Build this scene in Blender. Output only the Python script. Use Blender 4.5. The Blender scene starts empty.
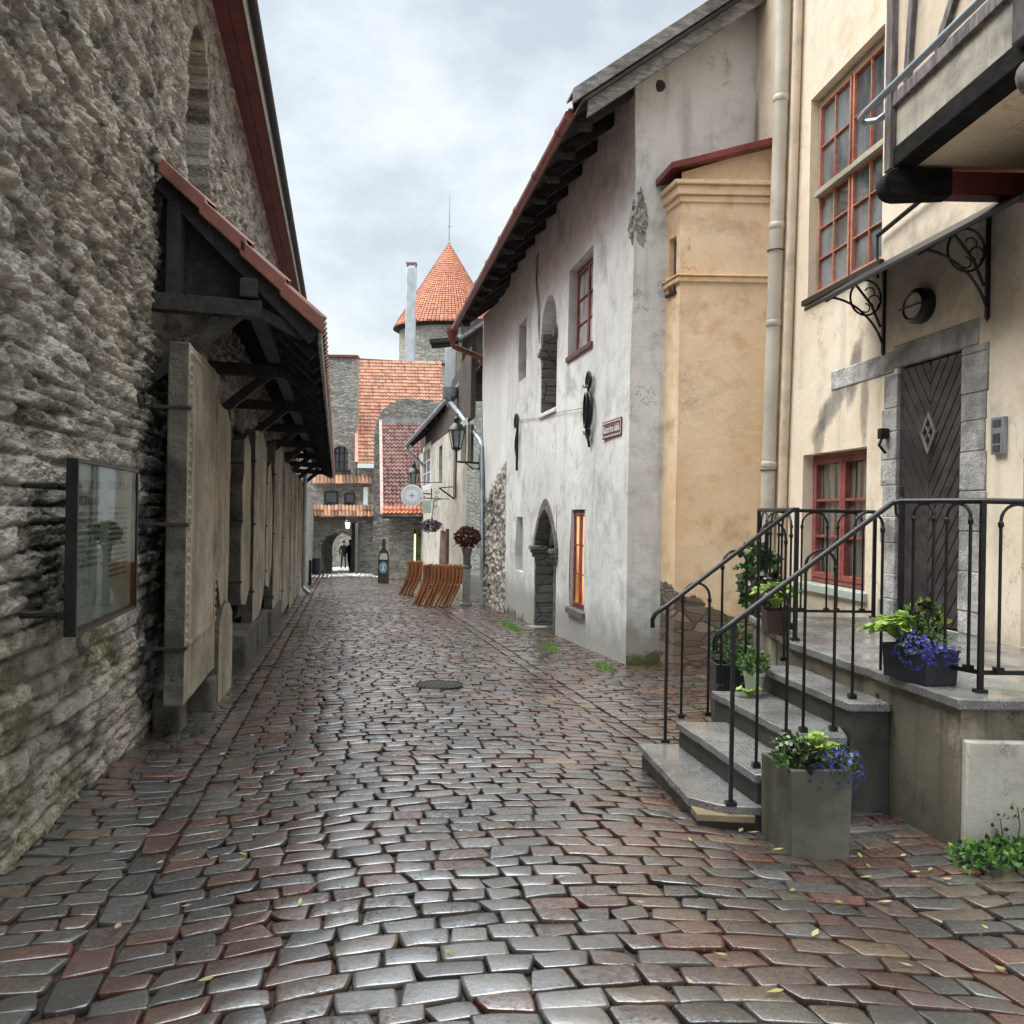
import bpy, bmesh, math, random
import numpy as np
from mathutils import Vector, Matrix
random.seed(7); rng = np.random.default_rng(7)
S = bpy.context.scene; COL = S.collection
rad = math.radians
# ------------------------------------------------------------------ camera model (used to read real positions off the photo)
ROLL = rad(1.0); F = 950.0; EYE = 1.6; SLOPE = .036
_c, _s = math.cos(ROLL), math.sin(ROLL)
def U(px, py):
    a, b = px-512, py-512
    return (a*_c+b*_s)/F, (-a*_s+b*_c)/F
def PZ(px, py, z):
    u, v = U(px, py); Y = (EYE-z)/v; return Vector((u*Y, Y, z))
def PY(px, py, Y):
    u, v = U(px, py); return Vector((u*Y, Y, EYE-v*Y))
def PG(px, py):
    u, v = U(px, py); Y = EYE/(v-SLOPE); return Vector((u*Y, Y, -SLOPE*Y))
def gz(Y): return -SLOPE*Y
class Pl:                                   # a vertical facade plane X = a + b*Y ; side = +1 faces +X, -1 faces -X
    def __init__(s, a, b, side):
        s.a, s.b = a, b; l = math.hypot(1, b); s.n = Vector((side/l, -b*side/l, 0)); s.d = Vector((b/l, 1/l, 0))
    def pt(s, Y, z, off=0): return Vector((s.a+s.b*Y, Y, z))+s.n*off
    def at(s, px, py):
        u, v = U(px, py); Y = s.a/(u-s.b); return Y, EYE-v*Y
YF = Pl(4.5, -.10, -1); WH = Pl(3.76, -.175, -1); LW = Pl(-1.6, -.175, 1); SLB = Pl(-1.2, -.18, 1); H2 = Pl(3.24, -.171, -1)
# ------------------------------------------------------------------ mesh builder
class MB:
    def __init__(s): s.v = []; s.f = []; s.c = []
    def add(s, vs, fs, col=None):
        k = len(s.v); s.v += [tuple(p) for p in vs]; s.f += [tuple(i+k for i in f) for f in fs]
        s.c += [col]*len(fs); return s
    def hexa(s, p, col=None):               # p: 4 bottom + 4 top
        return s.add(p, [(3,2,1,0),(4,5,6,7),(0,1,5,4),(1,2,6,5),(2,3,7,6),(3,0,4,7)], col)
    def box(s, c, d, rz=0, col=None):
        c = Vector(c); R = Matrix.Rotation(rz, 3, 'Z'); x, y, z = [q/2 for q in d]
        return s.hexa([c+R@Vector(q) for q in ((-x,-y,-z),(x,-y,-z),(x,y,-z),(-x,y,-z),(-x,-y,z),(x,-y,z),(x,y,z),(-x,y,z))], col)
    def beam(s, p, q, w, h, up=(0,0,1), col=None):
        p, q = Vector(p), Vector(q); d = (q-p).normalized(); up = Vector(up)
        x = d.cross(up)
        if x.length < 1e-4: x = d.cross(Vector((1,0,0)))
        x.normalize(); y = x.cross(d); x *= w/2; y *= h/2
        return s.hexa([p-x-y, p+x-y, q+x-y, q-x-y, p-x+y, p+x+y, q+x+y, q-x+y], col)
    def prism(s, poly, vec, col=None):
        n = len(poly); vec = Vector(vec); b = [Vector(p)+vec for p in poly]
        return s.add(list(poly)+b, [tuple(range(n))[::-1], tuple(range(n, 2*n))]+[(i, (i+1) % n, n+(i+1) % n, n+i) for i in range(n)], col)
    def plbox(s, pl, y0, y1, z0, z1, o0, o1, col=None):
        P = pl.pt
        return s.hexa([P(y0,z0,o0),P(y1,z0,o0),P(y1,z0,o1),P(y0,z0,o1),P(y0,z1,o0),P(y1,z1,o0),P(y1,z1,o1),P(y0,z1,o1)], col)
    def tube(s, path, r, n=8, closed=False, col=None, r2=None):
        path = [Vector(p) for p in path]; m = len(path); vs = []; fs = []; px = None
        for i, p in enumerate(path):
            if closed: d = path[(i+1) % m]-path[i-1]
            else: d = path[min(i+1, m-1)]-path[max(i-1, 0)]
            d.normalize()
            if px is None:
                px = d.orthogonal().normalized()
            px = (px-d*px.dot(d))
            px = px.normalized() if px.length > 1e-5 else d.orthogonal().normalized()
            py = d.cross(px); rr = r if r2 is None else r+(r2-r)*i/(m-1)
            for k in range(n):
                a = 2*math.pi*k/n; vs.append(p+px*(rr*math.cos(a))+py*(rr*math.sin(a)))
        for i in range(m if closed else m-1):
            for k in range(n):
                a, b = i*n+k, i*n+(k+1) % n; j = ((i+1) % m)*n
                fs.append((a, b, j+(k+1) % n, j+k))
        if not closed: fs += [tuple(range(n))[::-1], tuple(range((m-1)*n, m*n))]
        return s.add(vs, fs, col)
    def lathe(s, prof, c, n=24, col=None, axis=None):
        c = Vector(c); vs = []; fs = []; m = len(prof)
        Z = Vector(axis).normalized() if axis else Vector((0,0,1)); X = Z.orthogonal().normalized(); Y = Z.cross(X)
        for r, z in prof:
            for k in range(n):
                a = 2*math.pi*k/n; vs.append(c+X*(r*math.cos(a))+Y*(r*math.sin(a))+Z*z)
        for i in range(m-1):
            for k in range(n): fs.append((i*n+k, i*n+(k+1) % n, (i+1)*n+(k+1) % n, (i+1)*n+k))
        fs += [tuple(range(n))[::-1], tuple(range((m-1)*n, m*n))]
        return s.add(vs, fs, col)
W = {}
def mesh_obj(name, v, f, mat, loc, cols=None, dom='FACE', smooth=40):
    me = bpy.data.meshes.new(name); L = Vector(loc)
    v = np.asarray(v, dtype=np.float64)-np.array(L)[None, :]
    me.from_pydata(v.tolist() if len(v) else [], [], f); me.update()
    if cols is not None and any(c is not None for c in cols):
        a = me.attributes.new('Col', 'FLOAT_COLOR', dom)
        arr = np.array([(c if len(c) == 4 else (*c, 1)) if c is not None else (1,1,1,1) for c in cols], dtype=np.float32)
        a.data.foreach_set('color', arr.ravel())
    if smooth:
        me.polygons.foreach_set('use_smooth', [True]*len(me.polygons)); me.set_sharp_from_angle(angle=rad(smooth))
    me.materials.append(mat)
    o = bpy.data.objects.new(name, me); COL.objects.link(o); return o
def tag(o, label, cat, group=None, kind=None):
    if label: o['label'] = label
    if cat: o['category'] = cat
    if group: o['group'] = group
    if kind: o['kind'] = kind
    return o
def thing(name, label, cat, loc, group=None):
    o = bpy.data.objects.new(name, None); o.empty_display_size = .1; COL.objects.link(o); o.location = loc; W[o] = Vector(loc)
    return tag(o, label, cat, group)
def obj(name, mb, mat, parent=None, bevel=0, smooth=40, label=None, cols=None, dom='FACE'):
    v = mb.v; f = mb.f; c = cols if cols is not None else mb.c
    if parent is not None: L = W[parent]
    else:
        a = np.array(v); L = Vector(((a[:,0].min()+a[:,0].max())/2, (a[:,1].min()+a[:,1].max())/2, a[:,2].min()))
    o = mesh_obj(name, v, f, mat, L, c, dom, smooth); W[o] = L
    if parent is not None: o.parent = parent
    else: o.location = L
    if bevel:
        m = o.modifiers.new('bevel', 'BEVEL'); m.width = bevel; m.segments = 2; m.limit_method = 'ANGLE'
    if label: o['label'] = label
    return o
def objs(name, mb, mat, parent=None, bevel=0, gap=.004):
    """one object per separate piece of the builder (pieces that touch stay together)"""
    n = len(mb.v); par = list(range(n))
    def fd(a):
        while par[a] != a: par[a] = par[par[a]]; a = par[a]
        return a
    for f in mb.f:
        for q in f[1:]: par[fd(q)] = fd(f[0])
    g = {}
    for i in range(n): g.setdefault(fd(i), []).append(i)
    B = [[ids, [min(mb.v[i][k] for i in ids)-gap for k in range(3)], [max(mb.v[i][k] for i in ids)+gap for k in range(3)]] for ids in g.values()]
    done = False
    while gap > .006 and not done:
        done = True
        for i in range(len(B)):
            for j in range(i+1, len(B)):
                if all(B[i][1][k] <= B[j][2][k] and B[j][1][k] <= B[i][2][k] for k in range(3)):
                    B[i] = [B[i][0]+B[j][0], [min(a, b) for a, b in zip(B[i][1], B[j][1])], [max(a, b) for a, b in zip(B[i][2], B[j][2])]]; del B[j]; done = False; break
            if not done: break
    out = []
    for ids, _, _ in B:
        S_ = set(ids); m = {q: k for k, q in enumerate(ids)}; b = MB(); b.v = [mb.v[i] for i in ids]
        for f, c in zip(mb.f, mb.c):
            if f[0] in S_: b.f.append(tuple(m[q] for q in f)); b.c.append(c)
        out.append(obj(name, b, mat, parent, bevel))
    return out
def copy_tree(o, loc=None, rz=None, label=None, parent=None):
    c = o.copy(); COL.objects.link(c)
    if parent: c.parent = parent
    if loc is not None: c.location = loc
    if rz is not None: c.rotation_euler[2] = rz
    if label: c['label'] = label
    for ch in [x for x in COL.objects if x.parent == o]: copy_tree(ch, parent=c)
    return c
# ------------------------------------------------------------------ numpy noise
_T = rng.random((256, 256)); _T2 = rng.random((256, 256)); _T3 = rng.random((256, 256))
def vnoise(x, y, T=_T):
    x = np.asarray(x, float); y = np.asarray(y, float)
    ix = np.floor(x).astype(int); iy = np.floor(y).astype(int); fx = x-ix; fy = y-iy
    fx = fx*fx*(3-2*fx); fy = fy*fy*(3-2*fy)
    g = lambda a, b: T[a & 255, b & 255]
    return (g(ix,iy)*(1-fx)+g(ix+1,iy)*fx)*(1-fy)+(g(ix,iy+1)*(1-fx)+g(ix+1,iy+1)*fx)*fy
def fbm(x, y, o=4, T=_T):
    r = 0; a = .5
    for k in range(o): r = r+a*(vnoise(x*2**k+17.3*k, y*2**k+9.1*k, T)-.5); a *= .55
    return r*2
def voro(x, y):
    ix = np.floor(x).astype(int); iy = np.floor(y).astype(int)
    f1 = np.full(np.shape(x), 9.); f2 = f1.copy(); idd = np.zeros(np.shape(x))
    for a in (-1, 0, 1):
        for b in (-1, 0, 1):
            cx, cy = ix+a, iy+b
            px = cx+.12+.76*_T[cx & 255, cy & 255]; py = cy+.2+.6*_T2[cx & 255, cy & 255]
            d = np.hypot(x-px, y-py); c = _T3[cx & 255, cy & 255]
            m = d < f1
            f2 = np.where(m, f1, np.minimum(f2, d)); idd = np.where(m, c, idd); f1 = np.where(m, d, f1)
    return f1, f2, idd
def sst(a, b, x):
    t = np.clip((x-a)/(b-a), 0, 1); return t*t*(3-2*t)
# ------------------------------------------------------------------ materials
class N:
    def __init__(s, name):
        s.m = bpy.data.materials.new(name); s.m.use_nodes = True; s.t = s.m.node_tree; s.t.nodes.clear()
        s.out = s.t.nodes.new('ShaderNodeOutputMaterial'); s.b = s.t.nodes.new('ShaderNodeBsdfPrincipled')
        s.t.links.new(s.b.outputs[0], s.out.inputs[0])
        g = s.t.nodes.new('ShaderNodeNewGeometry'); s.pos = g.outputs['Position']
    def set(s, sock, v):
        if v is None: return
        if hasattr(v, 'is_output'): s.t.links.new(v, sock)
        elif isinstance(v, (tuple, list)) and len(v) == 3 and sock.type == 'RGBA': sock.default_value = (*v, 1)
        else: sock.default_value = v
    def vec(s, sc, src=None):
        n = s.t.nodes.new('ShaderNodeMapping'); n.inputs['Scale'].default_value = sc; s.t.links.new(src or s.pos, n.inputs[0]); return n.outputs[0]
    def noise(s, scale, detail=4, rough=.55, vec=None, dist=0):
        n = s.t.nodes.new('ShaderNodeTexNoise'); n.inputs['Scale'].default_value = scale; n.inputs['Detail'].default_value = detail
        n.inputs['Roughness'].default_value = rough; n.inputs['Distortion'].default_value = dist
        s.t.links.new(vec or s.pos, n.inputs['Vector']); return n.outputs[0]
    def voro(s, scale, feat='F1', vec=None, out='Distance', rnd=1):
        n = s.t.nodes.new('ShaderNodeTexVoronoi'); n.feature = feat; n.inputs['Scale'].default_value = scale; n.inputs['Randomness'].default_value = rnd
        s.t.links.new(vec or s.pos, n.inputs['Vector']); return n.outputs[out]
    def math(s, op, a, b=None, c=None):
        n = s.t.nodes.new('ShaderNodeMath'); n.operation = op; s.set(n.inputs[0], a); s.set(n.inputs[1], b)
        if c is not None: s.set(n.inputs[2], c)
        return n.outputs[0]
    def map(s, v, a, b, c=0., d=1.):
        n = s.t.nodes.new('ShaderNodeMapRange'); n.interpolation_type = 'SMOOTHSTEP'
        for i, q in enumerate((v, a, b, c, d)): s.set(n.inputs[i], q)
        return n.outputs[0]
    def mix(s, f, a, b, mode='MIX'):
        n = s.t.nodes.new('ShaderNodeMix'); n.data_type = 'RGBA'; n.blend_type = mode
        s.set(n.inputs[0], f); s.set(n.inputs[6], a); s.set(n.inputs[7], b); return n.outputs[2]
    def ramp(s, f, stops):
        n = s.t.nodes.new('ShaderNodeValToRGB'); e = n.color_ramp.elements
        while len(e) < len(stops): e.new(.5)
        for i, (p, c) in enumerate(stops): e[i].position = p; e[i].color = (*c, 1) if len(c) == 3 else c
        s.set(n.inputs[0], f); return n.outputs[0]
    def attr(s, name='Col'):
        n = s.t.nodes.new('ShaderNodeAttribute'); n.attribute_name = name; return n.outputs['Color']
    def sep(s, v=None):
        n = s.t.nodes.new('ShaderNodeSeparateXYZ'); s.t.links.new(v or s.pos, n.inputs[0]); return n.outputs
    def bump(s, h, strength=.4, dist=.02, prev=None):
        n = s.t.nodes.new('ShaderNodeBump'); n.inputs['Strength'].default_value = strength; n.inputs['Distance'].default_value = dist
        s.set(n.inputs['Height'], h)
        if prev is not None: s.t.links.new(prev, n.inputs['Normal'])
        return n.outputs[0]
    def fin(s, col=None, rough=None, bump=None, metal=None, spec=None, **kw):
        s.set(s.b.inputs['Base Color'], col); s.set(s.b.inputs['Roughness'], rough); s.set(s.b.inputs['Normal'], bump)
        s.set(s.b.inputs['Metallic'], metal); s.set(s.b.inputs['Specular IOR Level'], spec)
        for k, v in kw.items(): s.set(s.b.inputs[k], v)
        return s.m
def sc(c, k): return tuple(min(1, q*k) for q in c)
def simple(name, col, rough=.6, metal=0, var=.25, scale=6, bump=.15, bscale=40, spec=.5, dirt=None):
    n = N(name); a = n.noise(scale, 5); c = n.mix(n.map(a, .3, .7), sc(col, 1-var), sc(col, 1+var))
    if dirt: c = n.mix(n.map(n.noise(scale*.6, 6, .7), .52, .7), c, dirt)
    return n.fin(c, n.math('MULTIPLY_ADD', a, .25, rough-.12), n.bump(n.noise(bscale, 4), bump, .01), metal, spec)
def plaster(name, base, light, dark, stain=(.16,.145,.12), st=(.55,.75), streak=.35, rough=.85, patch=None, ps=(.56,.66), rise=None, moss=None, bumpk=.35, soot_shade=()):
    """lime plaster: blotches, vertical rain streaks, patches of bare wall; rise=(z below which damp dirt gathers)"""
    n = N(name); x, y, z = n.sep()
    c = n.mix(n.map(n.noise(.55, 6, .6), .35, .65), base, light)
    c = n.mix(n.map(n.noise(2.3, 6, .65), .48, .75), c, dark)
    stv = n.vec((1.6, 1.6, .12)); sk = n.noise(2.2, 5, .6, stv)
    c = n.mix(n.math('MULTIPLY', n.map(sk, .52, .75), streak), c, stain)
    c = n.mix(n.math('MULTIPLY', n.map(n.noise(1.1, 7, .7, None, .6), *st), .65), c, stain)
    h = n.math('MULTIPLY_ADD', n.noise(3, 6, .6), 1.5, n.math('MULTIPLY', n.noise(45, 4), .22))
    if rise:
        zz = n.math('MULTIPLY_ADD', n.noise(1.6, 6, .7), rise[1], z); f = n.map(zz, rise[0]+rise[1]*.5+.25, rise[0]+rise[1]*.5-.35)
        c = n.mix(f, c, rise[2])
    if patch:
        pz = n.math('ADD', n.noise(1.3, 7, .62), n.map(z, patch[1]-.9, patch[1]+.7, .3, -.5)); f = n.map(pz, ps[0], ps[0]+.02)
        br = n.vec((1, 1, 2.6)); b1 = n.sep(n.voro(3.5, 'F1', br, 'Color'))[0]; e = n.voro(3.5, 'DISTANCE_TO_EDGE', br)
        bc = n.mix(n.map(e, .02, .09), sc(patch[0], .6), n.mix(b1, sc(patch[0], .7), sc(patch[0], 1.7)))
        c = n.mix(f, c, bc)
        h = n.math('ADD', n.math('MULTIPLY', f, -1.2), n.math('ADD', h, n.math('MULTIPLY', n.math('MULTIPLY', n.map(e, 0, .1), f), .5)))
    if moss:
        mz = n.math('ADD', n.noise(2.5, 6, .7), n.map(z, moss[0], moss[1], .35, -.6)); c = n.mix(n.map(mz, .55, .75), c, n.mix(n.noise(9, 4), (.035,.045,.012), (.11,.12,.035)))
    ck = n.math('ABSOLUTE', n.math('SUBTRACT', n.noise(.9, 9, .62, n.vec((1,1,.7))), .5)); ck = n.math('MULTIPLY', n.map(ck, .0045, .0015), n.map(n.noise(.5, 3), .5, .62)); c = n.mix(n.math('MULTIPLY', ck, .6), c, sc(stain, .6)); h = n.math('MULTIPLY_ADD', ck, -.5, h)
    pit = n.map(n.noise(38, 3, .6), .68, .74); c = n.mix(n.math('MULTIPLY', pit, .45), c, stain); h = n.math('MULTIPLY_ADD', pit, -.25, h)
    for (sy, sz, ry, rz, sx, k) in soot_shade:          # soot, run marks and painted shade: (Y, z, radii, slant, strength)
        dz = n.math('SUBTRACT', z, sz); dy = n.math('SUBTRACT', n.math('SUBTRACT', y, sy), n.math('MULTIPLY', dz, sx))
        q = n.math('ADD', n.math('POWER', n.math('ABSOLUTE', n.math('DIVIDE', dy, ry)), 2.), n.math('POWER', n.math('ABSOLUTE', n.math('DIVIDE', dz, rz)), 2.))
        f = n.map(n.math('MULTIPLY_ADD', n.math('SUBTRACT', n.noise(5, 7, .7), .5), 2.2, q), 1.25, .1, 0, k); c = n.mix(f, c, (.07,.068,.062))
    return n.fin(c, rough, n.bump(h, bumpk, .03))
def rubble(name, cols, size=3.0, flat=2.2, mortar=(.2,.19,.17), bumpd=.08, rough=.9, mort=.06, moss=None):
    n = N(name); w = n.t.nodes.new('ShaderNodeMix'); w.data_type = 'VECTOR'; w.inputs[0].default_value = .06
    nn = n.t.nodes.new('ShaderNodeTexNoise'); nn.inputs['Scale'].default_value = 3; nn.inputs['Detail'].default_value = 4
    n.t.links.new(n.pos, nn.inputs['Vector']); n.t.links.new(n.pos, w.inputs[4]); n.t.links.new(nn.outputs['Color'], w.inputs[5])
    v = n.vec((1, 1, flat), w.outputs[1]); e = n.voro(size, 'DISTANCE_TO_EDGE', v); cc = n.voro(size, 'F1', v, 'Color'); k = n.sep(cc)[0]
    c = n.ramp(n.math('MULTIPLY_ADD', n.noise(14, 6, .7), .5, n.math('MULTIPLY', k, .6)), [(i/(len(cols)-1)*.8+.1, q) for i, q in enumerate(cols)])
    c = n.mix(n.map(e, mort*.4, mort), mortar, c)
    if moss: c = n.mix(n.math('MULTIPLY', n.map(n.noise(.9, 6, .7), .55, .7), moss), c, (.1,.1,.035))
    c = n.mix(n.map(n.noise(9, 7, .75, n.vec((1,1,2.5))), .5, .68, 0, .7), c, sc(cols[0], .8)); c = n.mix(n.map(n.noise(.7, 5), .45, .65, 0, .35), c, cols[-1])
    h = n.math('ADD', n.map(e, 0, mort*2.2), n.math('MULTIPLY_ADD', n.noise(14, 8, .72, n.vec((1,1,2))), 1.3, n.math('MULTIPLY', k, .4)))
    return n.fin(c, rough, n.bump(h, .8, bumpd))
def wood(name, a, b, rough=.7, axis=(1,1,12), scale=3, bump=.3, spec=.4):
    n = N(name); g = n.noise(scale, 6, .65, n.vec(axis), .4); c = n.mix(n.map(g, .3, .7), a, b)
    c = n.mix(n.map(n.noise(1.3, 4), .5, .75), c, sc(a, .6))
    return n.fin(c, rough, n.bump(n.noise(scale*5, 5, .6, n.vec(axis)), bump, .008), None, spec)
def tilemat(name, cols, rough=.7, lichen=None, spec=.4):
    n = N(name); k = n.sep(n.attr())[0]
    c = n.ramp(n.math('MULTIPLY_ADD', n.math('SUBTRACT', n.noise(5, 5), .5), .45, k), [(i/(len(cols)-1), q) for i, q in enumerate(cols)])
    if lichen: c = n.mix(n.map(n.noise(1.1, 7, .7), .52, .7), c, lichen)
    return n.fin(c, rough, n.bump(n.noise(30, 4), .2, .01), None, spec)
M = {}
M['iron'] = simple('wrought_iron', (.012,.012,.013), .38, .3, .3, 8, .25, 60)
M['rust_iron'] = simple('old_iron', (.02,.018,.016), .6, .2, .4, 10, .4, 50, dirt=(.05,.025,.015))
M['zinc'] = simple('zinc', (.3,.34,.37), .42, .55, .2, 3, .08, 20)
M['redmetal'] = simple('red_sheet_metal', (.16,.028,.024), .38, .1, .3, 3, .06, 25)
M['gutter_red'] = simple('red_brown_gutter', (.2,.06,.045), .4, .1, .25, 3, .1, 25)
M['redboard'] = wood('red_boards', (.1,.022,.02), (.15,.036,.03), .6)
M['redframe'] = wood('red_window_paint', (.19,.042,.038), (.32,.1,.085), .5, (6,6,6), 2, .12)
M['redframe_up'] = wood('weathered_red_paint', (.42,.14,.09), (.56,.28,.19), .65, (6,6,6), 3, .25)
M['greenframe'] = wood('pale_green_paint', (.3,.33,.24), (.45,.46,.36), .65, (6,6,6), 3, .2)
M['white'] = simple('white_paint', (.72,.73,.72), .5, 0, .1, 4, .05)
M['darkwood'] = wood('tarred_timber', (.012,.011,.01), (.04,.035,.03), .75, (3,3,8), 2, .4)
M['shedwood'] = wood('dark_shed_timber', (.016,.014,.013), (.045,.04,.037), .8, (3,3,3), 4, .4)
M['rotwood'] = wood('black_rotten_timber', (.004,.004,.004), (.02,.018,.016), .9, (3,3,8), 2, .8, .15)
M['greywood'] = wood('weathered_grey_board', (.1,.098,.095), (.3,.29,.28), .85, (2,8,8), 2.4, .5)
M['baywood'] = wood('purple_grey_timber', (.075,.062,.062), (.22,.19,.185), .8, (6,6,1.2), 4, .6)
M['doorwood'] = wood('dark_brown_door_paint', (.03,.025,.026), (.07,.06,.06), .42, (2,2,5), 2, .2)
M['chairwood'] = wood('oiled_chair_wood', (.2,.068,.024), (.42,.17,.065), .45, (3,3,6), 6, .15)
M['granite'] = None
def granite():
    n = N('wet_grey_granite'); c = n.mix(n.map(n.noise(170, 2), .35, .65), (.07,.07,.068), (.3,.3,.29)); c = n.mix(n.map(n.noise(2.5, 6, .65), .42, .7), c, (.07,.066,.058))
    return n.fin(c, n.map(n.noise(5, 4), .35, .65, .12, .42), n.bump(n.noise(90, 3), .12, .006), None, .9)
M['granite'] = granite()
def glassm(name, tint=(.02,.025,.028), rough=.03):
    n = N(name); return n.fin(n.mix(n.map(n.noise(1.4, 4, .6, n.vec((1.5,1.5,.7))), .35, .68), sc(tint, .45), sc(tint, 1.7)), rough, n.bump(n.noise(2.2, 2), .06, .02), None, .9)
M['glass'] = glassm('old_window_glass')
M['paleglass'] = glassm('painted_reflection_glass', (.12,.14,.15), .03); M['whiteglass'] = glassm('glass_over_white_blind', (.32,.33,.33), .04)  # paleglass tint paints a pale sky reflection into the pane colour
def curtainglass():
    n = N('glass_over_lace_curtain'); x, y, z = n.sep(); w = n.noise(1, 3, .5, n.vec((14, 14, .5)))
    return n.fin(n.mix(n.map(w, .42, .62), (.018,.02,.02), (.17,.17,.15)), .04, n.bump(n.noise(2, 2), .05, .02), None, .9)
M['curtain'] = curtainglass()
M['black'] = simple('unlit_interior', (.006,.006,.006), .9)
M['concrete'] = plaster('mossy_concrete', (.1,.095,.075), (.155,.148,.12), (.06,.06,.045), (.03,.038,.016), (.42,.6), .9, .8)
M['soil'] = simple('dark_soil', (.03,.022,.016), .9, 0, .4, 20, .6, 60)
# ------------------------------------------------------------------ walls and windows
def wall_mb(pl, Y0, Y1, z0, z1, holes=(), res=.5, amp=.012, depth=.3, ztop=None, back=None, flip=False):
    """facade in (Y,z) with rectangular openings and their reveals; slightly uneven like old plaster"""
    ys = sorted({round(q, 4) for q in list(np.arange(Y0, Y1, res))+[Y1]+[h[i] for h in holes for i in (0, 1)]})
    zs = sorted({round(q, 4) for q in list(np.arange(z0, z1, res))+[z1]+[h[i] for h in holes for i in (2, 3)]})
    ys = [q for q in ys if Y0-1e-6 <= q <= Y1+1e-6]; zs = [q for q in zs if z0-1e-6 <= q <= z1+1e-6]
    mb = MB()
    def P(y, z, o=0):
        zz = z
        if ztop: zz = z0+(z-z0)*(ztop(y)-z0)/(z1-z0) if not holes else (z if z < z1-1e-6 else ztop(y))
        return pl.pt(y, zz, o+amp*2*float(fbm(y*.55+3*pl.a, z*.55, 3)))
    ins = lambda y, z: any(h[0]-1e-6 < y < h[1]+1e-6 and h[2]-1e-6 < z < h[3]+1e-6 for h in holes)
    idx = {}
    def vi(i, j):
        if (i, j) not in idx: idx[i, j] = len(mb.v); mb.v.append(tuple(P(ys[i], zs[j])))
        return idx[i, j]
    for i in range(len(ys)-1):
        for j in range(len(zs)-1):
            if ins((ys[i]+ys[i+1])/2, (zs[j]+zs[j+1])/2): continue
            mb.f.append((vi(i, j), vi(i+1, j), vi(i+1, j+1), vi(i, j+1))); mb.c.append(None)
    for h in holes:
        d = h[4] if len(h) > 4 else depth
        q = [(h[0], h[2]), (h[1], h[2]), (h[1], h[3]), (h[0], h[3])]
        for a in range(4):
            (ya, za), (yb, zb) = q[a], q[(a+1) % 4]
            mb.add([P(ya, za), P(yb, zb), P(yb, zb, -d), P(ya, za, -d)], [(0, 1, 2, 3)])
        if len(h) > 5 and h[5]: mb.add([P(*q[0], -d), P(*q[1], -d), P(*q[2], -d), P(*q[3], -d)], [(0, 1, 2, 3)])
    return mb
def lattice(pl, y0, y1, z0, z1, ny, nz, w, o0, o1, edge=None):
    mb = MB(); e = edge or w*1.6
    mb.plbox(pl, y0, y0+e, z0, z1, o0, o1); mb.plbox(pl, y1-e, y1, z0, z1, o0, o1)
    mb.plbox(pl, y0+e, y1-e, z0, z0+e, o0, o1-.001); mb.plbox(pl, y0+e, y1-e, z1-e, z1, o0, o1-.001)
    for i in range(1, ny):
        y = y0+e+(y1-y0-2*e)*i/ny; mb.plbox(pl, y-w/2, y+w/2, z0+e, z1-e, o0+.006, o1-.006)
    for j in range(1, nz):
        z = z0+e+(z1-z0-2*e)*j/nz; mb.plbox(pl, y0+e, y1-e, z-w/2, z+w/2, o0+.006, o1-.008)
    return mb
def window(parent, pl, y0, y1, z0, z1, cas, depth, fm, gm, sash=.05, bar=.022, frame=.05, fmat=None, name='window', gl=-.012):
    """cas: list of (fy0,fy1,fz0,fz1,nx,nz) casements in 0..1"""
    o0, o1 = -depth-.03, -depth+.035
    fr = MB()
    fr.plbox(pl, y0, y0+frame, z0, z1, o0, o1); fr.plbox(pl, y1-frame, y1, z0, z1, o0, o1)
    fr.plbox(pl, y0+frame, y1-frame, z0, z0+frame, o0, o1-.002); fr.plbox(pl, y0+frame, y1-frame, z1-frame, z1, o0, o1-.002)
    w = obj(name, fr, M[fmat or fm], parent)
    a0, a1, b0, b1 = y0+frame, y1-frame, z0+frame, z1-frame
    for c in cas:
        ya, yb = a0+(a1-a0)*c[0], a0+(a1-a0)*c[1]; za, zb = b0+(b1-b0)*c[2], b0+(b1-b0)*c[3]
        obj('casement', lattice(pl, ya+.004, yb-.004, za+.004, zb-.004, c[4], c[5], bar, o0+.01, o1+.012, sash), M[fm], w, .004)
    g = MB()
    for c in cas:                               # old panes, each bedded at its own slight angle
        for i in range(c[4]):
            for j in range(c[5]):
                ya, yb = [a0+(a1-a0)*(c[0]+(c[1]-c[0])*q/c[4]) for q in (i, i+1)]; za, zb = [b0+(b1-b0)*(c[2]+(c[3]-c[2])*q/c[5]) for q in (j, j+1)]
                o_ = [-depth+gl-.004+random.uniform(-.004, .004) for _ in range(4)]; o_[2] = o_[1]+o_[3]-o_[0]
                f_ = [pl.pt(ya,za,o_[0]), pl.pt(yb,za,o_[1]), pl.pt(yb,zb,o_[2]), pl.pt(ya,zb,o_[3])]; g.hexa([p-pl.n*.006 for p in f_]+f_)
    obj('pane', g, M[gm], w, 0, 0)
    return w
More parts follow.
